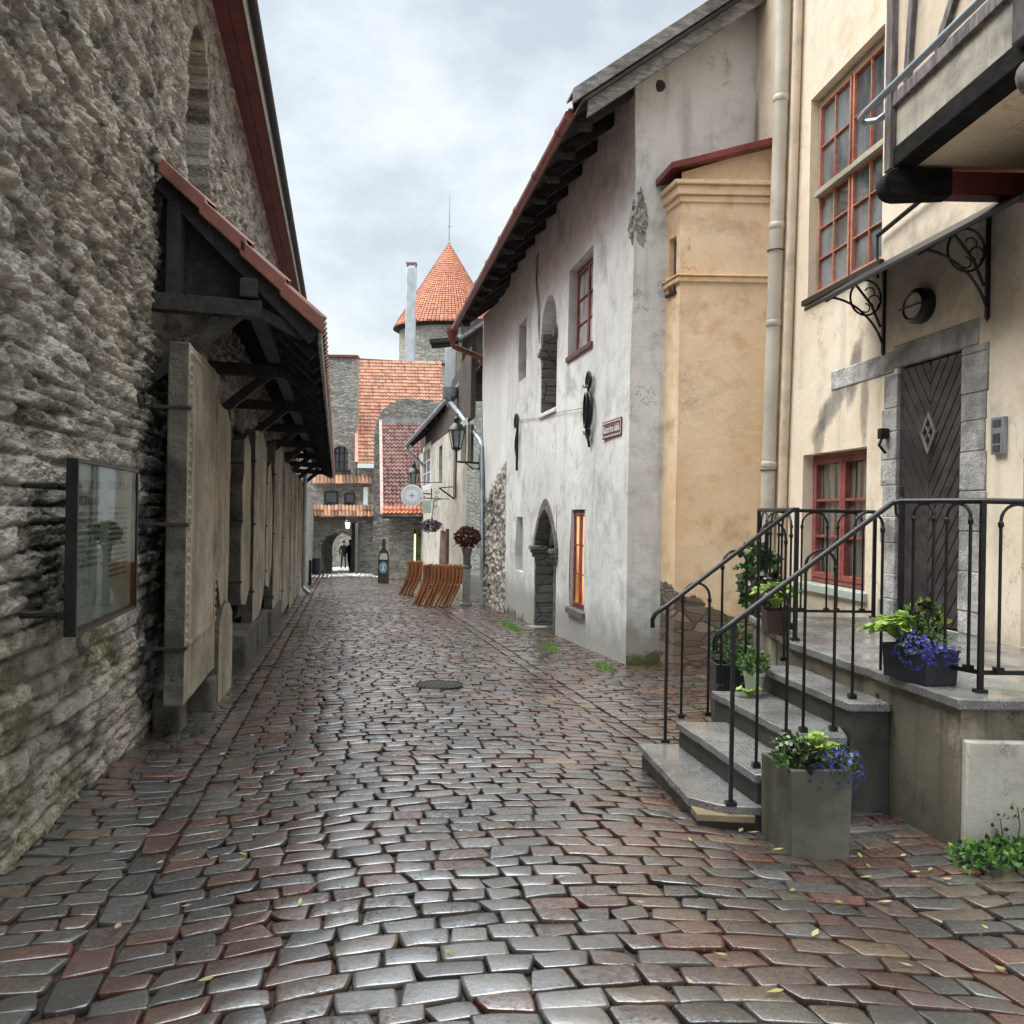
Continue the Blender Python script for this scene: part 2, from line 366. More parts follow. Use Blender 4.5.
def tiles(mb, p0, A, B, nA, nB, amp=.05, step=.04, prof='S', spt=5, jit=.15):
    """pantile field: p0 eave corner, A along the eave, B up the slope (both full vectors)"""
    p0, A, B = Vector(p0), Vector(A), Vector(B); n = A.cross(B).normalized()
    if n.z < 0: n = -n
    for j in range(nB):
        for i in range(nA):
            k = random.random(); jz = (random.random()-.5)*jit*amp
            row = []
            for s in range(spt+1):
                t = s/spt
                h = {'S': amp*(.5+.5*math.cos(2*math.pi*(t-.22))), 'F': amp*.25*math.sin(math.pi*t), 'B': amp*math.sin(math.pi*t)}[prof]
                row.append((t, h))
            vs = []
            for t, h in row:
                b = p0+A*((i+t)/nA)+B*(j/nB); e = p0+A*((i+t)/nA)+B*((j+1.12)/nB if j < nB-1 else 1)
                vs += [b+n*(h+step+jz-.03), b+n*(h+step+jz), e+n*(h+jz*.5)]
            fs = []
            for s in range(spt): fs += [(3*s, 3*s+3, 3*s+4, 3*s+1), (3*s+1, 3*s+4, 3*s+5, 3*s+2)]
            mb.add(vs, fs, (k, k, k))
def arch_pts(y0, y1, zs, za, n=10, pointed=False):
    """points of an arch from (y0,zs) over the apex za to (y1,zs)"""
    out = []; c = (y0+y1)/2; r = (y1-y0)/2
    for i in range(n+1):
        t = i/n; a = math.pi*(1-t); y = c+r*math.cos(a)
        k = math.sin(a) if not pointed else (1-abs(math.cos(a))**1.6)**.8
        out.append((y, zs+(za-zs)*k))
    return out
def spandrel(mb, pl, y0, y1, zs, za, ztop, o_front, depth, n=12, pointed=False):
    pts = arch_pts(y0, y1, zs, za, n, pointed)
    for (a, b), (c, d) in zip(pts, pts[1:]):
        mb.add([pl.pt(a, b, o_front), pl.pt(c, d, o_front), pl.pt(c, ztop, o_front), pl.pt(a, ztop, o_front)], [(0, 1, 2, 3)])
        mb.add([pl.pt(a, b, o_front), pl.pt(c, d, o_front), pl.pt(c, d, -depth), pl.pt(a, b, -depth)], [(0, 1, 2, 3)])
# ------------------------------------------------------------------ camera, sky, light
cd = bpy.data.cameras.new('camera'); cam = bpy.data.objects.new('camera', cd); COL.objects.link(cam); S.camera = cam
cd.sensor_width = 36; cd.lens = 36*F/1024; cd.clip_end = 2000; cd.clip_start = .05
cam.matrix_world = Matrix.Translation((0, 0, EYE)) @ Matrix.Rotation(rad(90), 4, 'X') @ Matrix.Rotation(ROLL, 4, 'Z')
SUN_EL, SUN_AZ = rad(62), rad(-75)          # azimuth measured from +Y towards +X
wd = bpy.data.worlds.new('World'); S.world = wd; wd.use_nodes = True; T = wd.node_tree; T.nodes.clear()
def wn(t, **k):
    n = T.nodes.new(t)
    for a, b in k.items(): setattr(n, a, b)
    return n
wo = wn('ShaderNodeOutputWorld'); bg = wn('ShaderNodeBackground'); T.links.new(bg.outputs[0], wo.inputs[0]); bg.inputs[1].default_value = .1
sky = wn('ShaderNodeTexSky', sky_type='NISHITA', sun_disc=False, sun_elevation=SUN_EL, sun_rotation=SUN_AZ, air_density=1.2, dust_density=2.5)
tc = wn('ShaderNodeTexCoord'); mp = wn('ShaderNodeMapping'); mp.inputs['Scale'].default_value = (1, 1, 1.7); T.links.new(tc.outputs['Generated'], mp.inputs[0])
n1 = wn('ShaderNodeTexNoise'); n1.inputs['Scale'].default_value = 4.2; n1.inputs['Detail'].default_value = 8; n1.inputs['Roughness'].default_value = .58; n1.inputs['Distortion'].default_value = .1
T.links.new(mp.outputs[0], n1.inputs['Vector'])
cr = wn('ShaderNodeValToRGB'); e = cr.color_ramp.elements
e[0].position = .36; e[0].color = (2.15, 2.4, 2.52, 1); e[1].position = .6; e[1].color = (3.3, 3.46, 3.52, 1); T.links.new(n1.outputs[0], cr.inputs[0])
sx = wn('ShaderNodeSeparateXYZ'); T.links.new(tc.outputs['Generated'], sx.inputs[0])
mr = wn('ShaderNodeMapRange'); mr.inputs[1].default_value = .48; mr.inputs[2].default_value = 1; mr.inputs[3].default_value = 1; mr.inputs[4].default_value = 7.0; T.links.new(sx.outputs[2], mr.inputs[0])
vm = wn('ShaderNodeVectorMath', operation='SCALE'); T.links.new(cr.outputs[0], vm.inputs[0]); T.links.new(mr.outputs[0], vm.inputs['Scale'])
mx = wn('ShaderNodeMix', data_type='RGBA'); mx.inputs[0].default_value = .88; T.links.new(sky.outputs[0], mx.inputs[6]); T.links.new(vm.outputs[0], mx.inputs[7])
T.links.new(mx.outputs[2], bg.inputs[0])
sl = bpy.data.lights.new('sun', 'SUN'); sl.energy = 1.5; sl.angle = rad(50); sl.color = (1, .96, .9)
so = bpy.data.objects.new('sun', sl); COL.objects.link(so)
sd = Vector((math.cos(SUN_EL)*math.sin(SUN_AZ), math.cos(SUN_EL)*math.cos(SUN_AZ), math.sin(SUN_EL)))
so.rotation_euler = sd.to_track_quat('Z', 'Y').to_euler(); so.location = (0, 0, 40)
S.view_settings.view_transform = 'Standard'; S.view_settings.look = 'None'; S.view_settings.gamma = 1; S.view_settings.exposure = 1.55
# ------------------------------------------------------------------ ground and paving
DX, DY = -.177, .984                          # direction of the lane
def lane(s, t):
    t2 = t-.05*np.minimum(s*s, 4.5)
    X = .8+DX*t2+DY*s; Y = DY*t2-DX*s
    k = np.abs(s); h = np.where(k < 1.7, .085*(1-(k/1.7)**2), .03*(k-1.7))
    h = h+.014*(vnoise(s*1.3+9, t*.9, _T2)-.5)
    return X, Y, -SLOPE*Y+h
def lane_z(X, Y):
    a = X-.8; s = a*DY-Y*DX; t = a*DX+Y*DY+.05*min(s*s, 4.5)
    return float(lane(np.array(s), np.array(t))[2])
g = MB(); R_ = 260
g.add([(-R_, -60, gz(-60)-.2), (R_, -60, gz(-60)-.2), (R_, 300, gz(300)-.2), (-R_, 300, gz(300)-.2)], [(0, 1, 2, 3)])
n = N('wet_soil'); n.fin(n.mix(n.noise(8, 5), (.03,.026,.022), (.075,.068,.06)), .6, n.bump(n.noise(30, 5), .5, .02))
M['bed'] = n.m
tag(obj('ground', g, M['bed']), None, None, None, 'structure')
ss = np.arange(-3.2, 5.81, .2); tt = np.arange(-3, 78, .3); A_, B_ = np.meshgrid(ss, tt)
X, Y, Z = lane(A_, B_); vv = np.stack([X, Y, Z-.022], -1).reshape(-1, 3); ns = len(ss)
bed = MB(); bed.v = vv.tolist(); bed.f = [(j*ns+i, j*ns+i+1, (j+1)*ns+i+1, (j+1)*ns+i) for j in range(len(tt)-1) for i in range(ns-1)]; bed.c = [None]*len(bed.f)
n = N('wet_joint_grit')
n.fin(n.mix(n.map(n.noise(2.2, 6, .7), .56, .68), n.mix(n.noise(60, 3), (.012,.01,.008), (.05,.042,.034)), (.035,.05,.015)), n.map(n.noise(4, 4), .4, .65, .25, .7), n.bump(n.noise(120, 4), .6, .008))
tag(obj('road_bed', bed, n.m), None, None, None, 'structure')
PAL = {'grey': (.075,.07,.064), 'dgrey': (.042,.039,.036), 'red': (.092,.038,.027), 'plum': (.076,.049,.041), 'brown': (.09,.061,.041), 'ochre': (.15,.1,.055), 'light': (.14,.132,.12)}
def cobbles():
    st = []
    def kind(s, t):
        r = random.random()
        if s < -1.7: w = [('grey',.4),('plum',.25),('dgrey',.2),('brown',.08),('red',.07)]
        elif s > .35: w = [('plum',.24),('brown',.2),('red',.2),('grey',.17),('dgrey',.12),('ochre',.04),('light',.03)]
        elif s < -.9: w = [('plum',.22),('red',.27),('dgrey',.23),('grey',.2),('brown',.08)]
        else: w = [('grey',.38),('plum',.19),('dgrey',.15),('light',.17),('red',.06),('brown',.05)]  # more pale stones mid-lane, painting some of the wet sheen into the colour
        for k, p in w:
            r -= p
            if r < 0: return k
        return 'grey'
    t = 1.0
    while t < 70:
        h = random.uniform(.128, .16)*(1 if t < 30 else 1.25)
        for a, b, ww in ((-3.0, -1.785, .22), (-1.605, 1.605, .2), (1.785, 5.6 if t < 14 else 3.4, .23)):
            s = a-random.uniform(0, .2) if a < -2 else a
            while s < b-.05:
                w = random.uniform(.72, 1.35)*ww
                if b-(s+w) < .1: w = b-s
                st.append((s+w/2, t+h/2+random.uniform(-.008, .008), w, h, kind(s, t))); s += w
        t += h
    for side in (-1.695, 1.695):
        t = 1.0
        while t < 70:
            l = random.uniform(.2, .36); st.append((side+random.uniform(-.01, .01), t+l/2, .165, l, kind(side, t))); t += l
    V = []; Fc = []; C = []; base = 0
    for near in (True, False):
        sel = [q for q in st if (q[1] < 45) == near]
        gx = np.array([-1, -.975, -.86, -.3, .3, .86, .975, 1]) if near else np.array([-1, -.93, .93, 1]); gy = np.array([-1, -.96, -.8, 0, .8, .96, 1]) if near else np.array([-1, -.9, .9, 1])
        gX, gY = np.meshgrid(gx, gy); gX = gX.ravel(); gY = gY.ravel(); K = len(gX); nx, ny = len(gx), len(gy); n_ = len(sel)
        q = np.array([x[:4] for x in sel]); gap = rng.uniform(.001, .004, (n_, 1))
        jit = rng.normal(0, .0075, (n_, 4)); tw = rng.normal(0, .018, (n_, 1))
        ex, ey = gX[None], gY[None]
        cr = rng.uniform(.02, .11, (n_, 1)); rx = ex*(1-cr*np.abs(ey)**7); ry = ey*(1-cr*np.abs(ex)**7)
        lx = rx*(q[:, 2:3]/2-gap)+jit[:, :1]*ey+jit[:, 1:2]*ey*ex; ly = ry*(q[:, 3:4]/2-gap)+jit[:, 2:3]*ex+jit[:, 3:]*ex*ey+tw*lx
        s_ = q[:, :1]+lx; t_ = q[:, 1:2]+ly
        X, Y, Z = lane(s_, t_)
        edge = (np.abs(ex) > .99) | (np.abs(ey) > .99)
        dome = .0045*(1-np.abs(ex)**6)*(1-np.abs(ey)**6)*rng.uniform(.5, 1.3, (n_, 1))
        tilt = rng.normal(0, .014, (n_, 1))*lx+rng.normal(0, .014, (n_, 1))*ly+rng.normal(0, .0022, (n_, 1))
        rough = .0045*fbm(s_*11, t_*11, 3)+.003*fbm(s_*31, t_*31, 2)
        Z = Z+np.where(edge, -.022, dome+tilt+rough)
        V.append(np.stack([X, Y, Z], -1).reshape(-1, 3))
        quad = np.array([(j*nx+i, j*nx+i+1, (j+1)*nx+i+1, (j+1)*nx+i) for j in range(ny-1) for i in range(nx-1)])
        Fc.append((quad[None]+(np.arange(n_)*K)[:, None, None]+base).reshape(-1, 4)); base += n_*K
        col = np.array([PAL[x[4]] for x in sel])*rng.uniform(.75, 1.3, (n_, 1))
        cc = np.repeat(np.c_[col, np.ones(n_)], K, 0).reshape(n_, K, 4); eg = np.repeat(edge, n_, 0) if edge.shape[0] == 1 else edge
        mm = np.maximum(np.abs(gX), np.abs(gY))[None]; cc[..., 3] = np.interp(mm, [.78, .91, .972, 1], [1, .85, .2, 0]) if near else np.where(eg, 0, 1); cc[..., :3] = np.where(eg[..., None], np.array([.016,.013,.011]), cc[..., :3]); C.append(cc.reshape(-1, 4))
    mb = MB(); mb.v = np.concatenate(V); mb.f = np.concatenate(Fc).tolist()
    n = N('wet_setts'); ca = n.t.nodes.new('ShaderNodeAttribute'); ca.attribute_name = 'Col'; c = ca.outputs['Color']; top = n.map(ca.outputs['Alpha'], .35, .9)
    c = n.mix(n.map(n.noise(30, 5, .7), .35, .7, 0, .55), c, n.mix(1, c, (.4,.4,.41), 'MULTIPLY'))
    c = n.mix(n.map(n.noise(75, 3), .6, .72, 0, .35), c, (.26,.25,.24))
    wet = n.noise(.8, 5, .6); r = n.math('ADD', n.map(wet, .35, .65, .2, .36), n.map(n.noise(38, 5, .65), .45, .65, 0, .3)); film = n.math('MULTIPLY', top, n.map(n.math('ADD', n.noise(30, 9, .8), n.map(n.noise(1.1, 4), .35, .65, -.09, .07)), .33, .5)); r = n.math('MAXIMUM', r, n.math('MULTIPLY_ADD', top, -.75, .75))
    m = n.fin(c, r, n.bump(n.math('MULTIPLY_ADD', n.noise(38, 6, .7), 1, n.math('MULTIPLY', n.noise(140, 3), .2)), .7, .012), None, n.math('MULTIPLY', top, .8), **{'Coat Weight': film, 'Coat Roughness': .08, 'Coat IOR': 4.0, 'Coat Normal': n.bump(n.noise(40, 8, .75), .22, .012)})
    o = mesh_obj('cobblestone_road', mb.v, mb.f, m, (0, 0, 0), C and np.concatenate(C).tolist(), 'POINT', 0)
    o.data.polygons.foreach_set('use_smooth', [True]*len(o.data.polygons))
    tag(o, None, None, None, 'structure')
cobbles()
mh = thing('manhole_cover', 'round dark iron manhole cover set in the cobbles', 'manhole cover', (-.75, 10.2, lane_z(-.75, 10.2)))
b = MB(); b.lathe([(.001,-.03),(.255,-.03),(.255,.024),(.235,.024),(.235,.012),(.001,.012)], W[mh], 32); obj('frame_ring', b, M['rust_iron'], mh)
b = MB(); b.lathe([(.001,.0),(.225,.0),(.225,.016),(.001,.016)], W[mh]+Vector((0,0,.005)), 32)
for i in range(-4, 5):
    l = math.sqrt(.2**2-(i*.045)**2); b.box(W[mh]+Vector((i*.045, 0, .022)), (.022, 2*l, .01))
obj('lid', b, M['rust_iron'], mh)
# ------------------------------------------------------------------ left: tall limestone building
LIME = [(.11,.101,.086), (.33,.304,.26), (.56,.518,.45), (.74,.695,.61)]
lb = thing('stone_building', 'tall building with a rough limestone rubble wall along the left of the lane', 'building', (-3.2, 9, gz(9)))
def left_wall():
    ys = np.concatenate([np.arange(-2, 3.6, .08), np.arange(3.6, 8.2, .021), np.arange(8.2, 12, .035), np.arange(12, 31.6, .09)])
    zs = np.concatenate([np.arange(-1.0, 4.4, .016), np.arange(4.4, 7.26, .026)])
    y, z = np.meshgrid(ys, zs)
    wy = y+.10*fbm(y*2.2, z*2.2, 3); wz = z+.07*fbm(y*2.0+40, z*2.5, 3, _T2)
    zc = z+.035*np.sin(z*5.3+.6)+.03*np.sin(z*11.7)+.05*fbm(y*.45, z*.8, 3)+.014*fbm(y*5, z*5, 2)
    hsh = lambda p, q: _T[(p*7+q*131) & 255, (q*57+p*13) & 255]
    rh = .115; r = np.floor(zc/rh).astype(int); rv_ = zc/rh-r; w = .17+.30*_T2[r & 255, 7]; uu = (y+.03*fbm(y*4, z*6, 2))/w+_T3[r & 255, 3]*9
    ci = np.floor(uu).astype(int); ru = uu-ci; i = hsh(ci, r); jj = .011+.016*hsh(ci+3, r)
    e = sst(0, 1, np.minimum(np.minimum(ru, 1-ru)*w, np.minimum(rv_, 1-rv_)*rh)/jj); tl = (hsh(ci+11, r)-.5)*(rv_-.5)*.05+(hsh(ci+23, r)-.5)*(ru-.5)*.04
    rug = sst(1.4, 3.4, z)                       # upper part is more eroded, lower courses read as blocks
    d = -.06*(1-e)*(1-.35*rug)+(i-.5)*.065+tl+.03*fbm(y*1.6, z*4, 3, _T2)
    def chips(sy, sz, o, amp):               # broken flat facets
        q, r = (y+.3*sy*fbm(y/sy*.8, z/sz*.8, 2))/sy+o, (z+.35*sz*fbm(y/sy*.7+9, z/sz*.7, 2))/sz+o; f1, f2, i_ = voro(q, r)
        h1 = (i_*37.7) % 1-.5; h2 = (i_*91.3) % 1-.5
        return amp*((i_-.5)+.9*h1*(q % 1-.5)+1.1*h2*(r % 1-.5)-.5*(1-sst(0, .12, f2-f1)))
    lay = fbm(wy*2.4, wz*13, 3, _T3); d += .03*lay*(.6+.5*rug)+.02*fbm(wy*6.5, wz*26, 3)
    d += chips(.15, .06, 3.3, .03+.022*rug)+chips(.08, .038, 11.1, .02+.012*rug)
    d += -.045*sst(.16, .4, fbm(wy*4.2+7, wz*13, 4, _T))*(.5+.5*rug)+.014*(vnoise(y*40, z*60, _T2)-.5)
    d = d*(.5+.1*rug)+.05*sst(.35, -.3, z+SLOPE*y)*(vnoise(y*1.4, z)-.1)  # foot bulges out
    # blind arch niche
    nw = (y > 9.25) & (y < 10.62); cy = 9.935; top = 5.75+.8*np.sqrt(np.clip(1-((y-cy)/.7)**2, 0, 1))
    ring_ = (y > 9.07) & (y < 10.8) & (z > 3.4) & (z < top+.2); d = np.where(ring_, d*.45, d); d = np.where(nw & (z > 3.4) & (z < top), d*.6-.62, d)
    d = np.where(z > 7.2-.022*(y-10)-.06, -.25, d)
    x0 = LW.a+LW.b*y; P = np.stack([x0+d*LW.n.x, y+d*LW.n.y, z], -1).reshape(-1, 3)
    ny = len(ys); q = np.arange(len(zs)-1)[:, None]*ny+np.arange(ny-1)[None]; q = q.ravel()
    f = np.stack([q, q+1, q+ny+1, q+ny], -1).tolist()
    val = np.clip(.5+.55*(i-.5)+.5*fbm(y*4, z*8, 4, _T3), 0, 1); warm = np.clip(.5+fbm(y*.6, z*.6, 3), 0, 1)
    moss = np.clip(sst(.2, .55, fbm(y*1.1+3, z*1.6, 4, _T2)+.6*sst(1.2, -.1, z+SLOPE*y)*sst(7.2, 5.2, y)+.1), 0, 1)*sst(1.9, .5, z)
    mo = 1-e
    return P, f, np.stack([val, warm, moss, mo], -1).reshape(-1, 4).tolist()
P, f, C = left_wall()
n = N('eroded_limestone'); at = n.t.nodes.new('ShaderNodeAttribute'); at.attribute_name = 'Col'; k = n.sep(at.outputs['Vector'])
c = n.ramp(n.math('MULTIPLY_ADD', n.math('SUBTRACT', n.noise(24, 7, .75), .5), .9, k[0]), [(0, LIME[0]), (.3, LIME[1]), (.62, LIME[2]), (1, LIME[3])])
c = n.mix(n.math('MULTIPLY', k[1], .4), c, n.mix(1, c, (1.0,.88,.74), 'MULTIPLY'))
c = n.mix(n.math('MULTIPLY', at.outputs['Alpha'], .35), c, (.1,.09,.078))
c = n.mix(n.map(n.noise(6, 6, .75), .58, .72, 0, .6), c, (.075,.07,.062))
c = n.mix(n.math('MULTIPLY', k[2], n.map(n.noise(14, 5, .7), .36, .6, .05, .85)), c, (.17,.15,.035))
m = n.fin(c, .9, n.bump(n.math('MULTIPLY_ADD', n.noise(20, 10, .75, n.vec((1,1,2.6))), 1, n.math('MULTIPLY', n.voro(24, 'F1', n.vec((1,1,2.2))), .6)), 1.0, .06))
o = mesh_obj('wall', P, f, m, W[lb], C, 'POINT', 0); o.parent = lb; W[o] = W[lb]
o.data.polygons.foreach_set('use_smooth', [True]*len(o.data.polygons))
b = MB(); b.plbox(LW, -2, 31.6, -1.3, 7.1, -1.0, -.85); b.plbox(LW, 31.5, 31.7, -1.4, 7.1, -.6, .02); b.plbox(LW, -2.2, -2, -1.4, 7.1, -.6, .02); obj('backing_wall', b, m, lb)
ztl = lambda Y: 7.2-.022*(Y-10)
b = MB()
for a, c_ in ((.03, .185), (.195, .36)):
    b.hexa([LW.pt(-2,ztl(-2)-.03,a), LW.pt(31.6,ztl(31.6)-.03,a), LW.pt(31.6,ztl(31.6)-.03,c_), LW.pt(-2,ztl(-2)-.03,c_), LW.pt(-2,ztl(-2)+.02,a), LW.pt(31.6,ztl(31.6)+.02,a), LW.pt(31.6,ztl(31.6)+.02,c_), LW.pt(-2,ztl(-2)+.02,c_)])
obj('soffit', b, M['redboard'], lb, .004)
b = MB(); b.hexa([LW.pt(-2,ztl(-2)-.06,.37), LW.pt(31.6,ztl(31.6)-.06,.37), LW.pt(31.6,ztl(31.6)-.06,.4), LW.pt(-2,ztl(-2)-.06,.4), LW.pt(-2,ztl(-2)+.06,.37), LW.pt(31.6,ztl(31.6)+.06,.37), LW.pt(31.6,ztl(31.6)+.06,.4), LW.pt(-2,ztl(-2)+.06,.4)])
obj('fascia', b, M['white'], lb)
b = MB(); b.tube([LW.pt(-2, ztl(-2)+.03, .46), LW.pt(31.6, ztl(31.6)+.03, .46)], .055, 10); obj('gutter', b, M['rust_iron'], lb)
b = MB(); p0 = LW.pt(-2, ztl(-2)+.1, .42); tiles(b, p0, LW.pt(31.6, ztl(31.6)+.1, .42)-p0, LW.n*-3.5+Vector((0,0,3.2)), 60, 10, .06, .04)
M['tile_red'] = tilemat('red_brown_clay_tiles', [(.13,.045,.03), (.2,.07,.045), (.25,.095,.06)], .55)
obj('roof', b, M['tile_red'], lb)
# lean-to shelter over the grave slabs
SY0, SY1 = 7.66, 30.2
def shed(Y, f, dz=0):
    k = (Y-SY0)/(SY1-SY0); o = 1.33-.17*k
    return LW.pt(Y, (4.36-.62*k)*(1-f)+(3.1-.44*k)*f+dz, .03+(o-.03)*f)
sh = thing('lean_to_roof', 'long lean-to roof of red clay tiles on dark timbers against the stone wall', 'lean-to', LW.pt(8, 2.6, .6))
b = MB()
p0, p1, q0, q1 = shed(SY0+.16, 1, .07), shed(SY1, 1, .07), shed(SY0+.16, 0, .07), shed(SY1, 0, .07)
tiles(b, p0, p1-p0, ((q0-p0)+(q1-p1))/2, 104, 4, .055, .035); obj('tile_covering', b, M['tile_red'], sh)
b = MB(); b.hexa([shed(SY0+.1,0,-.01), shed(SY1,0,-.01), shed(SY1,.985,-.01), shed(SY0+.1,.985,-.01), shed(SY0+.1,0,.025), shed(SY1,0,.025), shed(SY1,.985,.025), shed(SY0+.1,.985,.025)])
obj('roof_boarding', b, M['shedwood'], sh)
vt = simple('verge_tile_clay', (.21,.07,.05), .5, 0, .25, 5, .15, 30, dirt=(.1,.05,.04))
for i in range(4):
    f0, f1 = i/4, (i+1)/4+.04; up = .035*(1)
    b = MB(); a0, a1 = shed(SY0, f0), shed(SY0, min(f1, 1.03)); w = Vector((-.175, 1, 0)).normalized()*.17; z = Vector((0, 0, 1))
    e0, e1 = z*.0, z*.045
    b.hexa([a0-z*.06+e0, a1-z*.06+e1, a1-z*.06+e1+w*.15, a0-z*.06+e0+w*.15, a0+z*.085+e0, a1+z*.085+e1, a1+z*.085+e1+w, a0+z*.085+e0+w])
    obj('verge_tile', b, vt, sh, .012)
b = MB(); b.lathe([(.001,-.07),(.035,-.055),(.055,0),(.045,.05),(.001,.07)], shed(SY0+.05, 0, .045), 14, None, (-.175,1,0)); obj('mortar_cap', b, simple('grey_mortar', (.25,.24,.21), .9), sh)
for i in range(30):
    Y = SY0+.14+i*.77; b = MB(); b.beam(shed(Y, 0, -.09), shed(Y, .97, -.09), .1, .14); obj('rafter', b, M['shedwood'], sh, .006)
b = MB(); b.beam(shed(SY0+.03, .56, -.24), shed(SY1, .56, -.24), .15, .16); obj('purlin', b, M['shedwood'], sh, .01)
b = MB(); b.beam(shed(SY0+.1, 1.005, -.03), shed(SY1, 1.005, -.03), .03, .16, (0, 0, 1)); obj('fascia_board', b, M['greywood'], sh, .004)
zt_ = shed(7.98, .56).z-.4; b = MB(); b.prism([LW.pt(7.98, zt_, -.1), LW.pt(7.98, zt_, .74), shed(7.98, .56, -.1), shed(7.98, 0, -.1)], (-.175*.03, .03, 0)); obj('gable_boarding', b, M['shedwood'], sh)
def frame(Y, post=True):
    zt = shed(Y, .56).z-.38
    b = MB(); b.beam(LW.pt(Y, zt, -.05), LW.pt(Y, zt-.03, .86), .14, .14); obj('tie_beam', b, M['shedwood'], sh, .008)
    b = MB(); b.beam(LW.pt(Y+.02, zt-.62, .0), LW.pt(Y+.02, zt-.06, .66), .1, .11); obj('brace', b, M['shedwood'], sh, .008)
    if post:
        b = MB(); b.beam(LW.pt(Y, zt+.05, .16), LW.pt(Y, shed(Y, .12).z-.12, .16), .13, .11); obj('strut', b, M['shedwood'], sh, .006)
    b = MB(); b.beam(LW.pt(Y+.05, zt-.02, .8), shed(Y+.05, .9, -.16), .07, .09); obj('knee_brace', b, M['shedwood'], sh, .006)
for Y in (7.78, 10.9, 14, 17.1, 20.2, 23.3, 26.4, 29.6): frame(Y, Y < 9)
# grave slabs
def slabmat():
    n = N('carved_dolomite_slab'); x, y, z = n.sep()
    c = n.mix(n.map(n.noise(1.1, 6, .6), .38, .65), (.25,.215,.16), (.43,.375,.285)); c = n.mix(n.map(n.noise(3.6, 7, .7), .48, .68, 0, .65), c, (.12,.11,.088)); c = n.mix(n.map(n.noise(11, 6, .75), .58, .7, 0, .45), c, (.09,.083,.07))
    c = n.mix(n.map(n.noise(2, 5, .6, n.vec((1.5,1.5,.15))), .5, .7, 0, .5), c, (.1,.092,.075))
    rel = n.voro(7, 'SMOOTH_F1', n.vec((1,1,.8)))
    return n.fin(c, .88, n.bump(n.math('ADD', n.math('MULTIPLY', rel, .25), n.math('MULTIPLY_ADD', n.noise(45, 6, .7), .6, n.noise(6, 7, .65))), .8, .045))
M['slab'] = slabmat(); M['slabedge'] = plaster('rough_slab_edge', (.085,.077,.062), (.15,.136,.11), (.05,.046,.04), (.02,.019,.016), (.42,.6), .5, .9, None, (0,0), None, None, 1.4)
SL = [  # px left, px right, y top, y bottom (read at the left edge), outline style, look
 (190, 218, 342, 699, 0, 'tallest grave slab, the foremost, square with a beaded border'),
 (218.5, 230.5, 402, 640, 1, 'second upright grave slab, tapering to a broken lower point'),
 (213, 234, 606, 700, 2, 'short round-topped carved grave slab leaning in front of the taller ones'),
 (243, 251.5, 431, 608, 3, 'narrow grave slab with a jagged broken side'),
 (256, 266.5, 425, 619, 4, 'tall grave slab with rounded lower corner beside the jagged one'),
 (267.5, 273, 459, 590, 5, 'small grave slab with pointed upper end'),
 (275.5, 283, 441, 621, 0, 'plain square grave slab resting on a low stone block'),
 (284.5, 290.5, 460, 611, 0, 'plain grave slab midway along the far row'),
 (291.5, 294.8, 470, 606, 0, 'narrow grave slab third from the far end'),
 (295.8, 298.6, 474, 598, 0, 'narrow grave slab second from the far end'),
 (299.3, 302, 478, 592, 0, 'last grave slab beside the far drainpipe')]
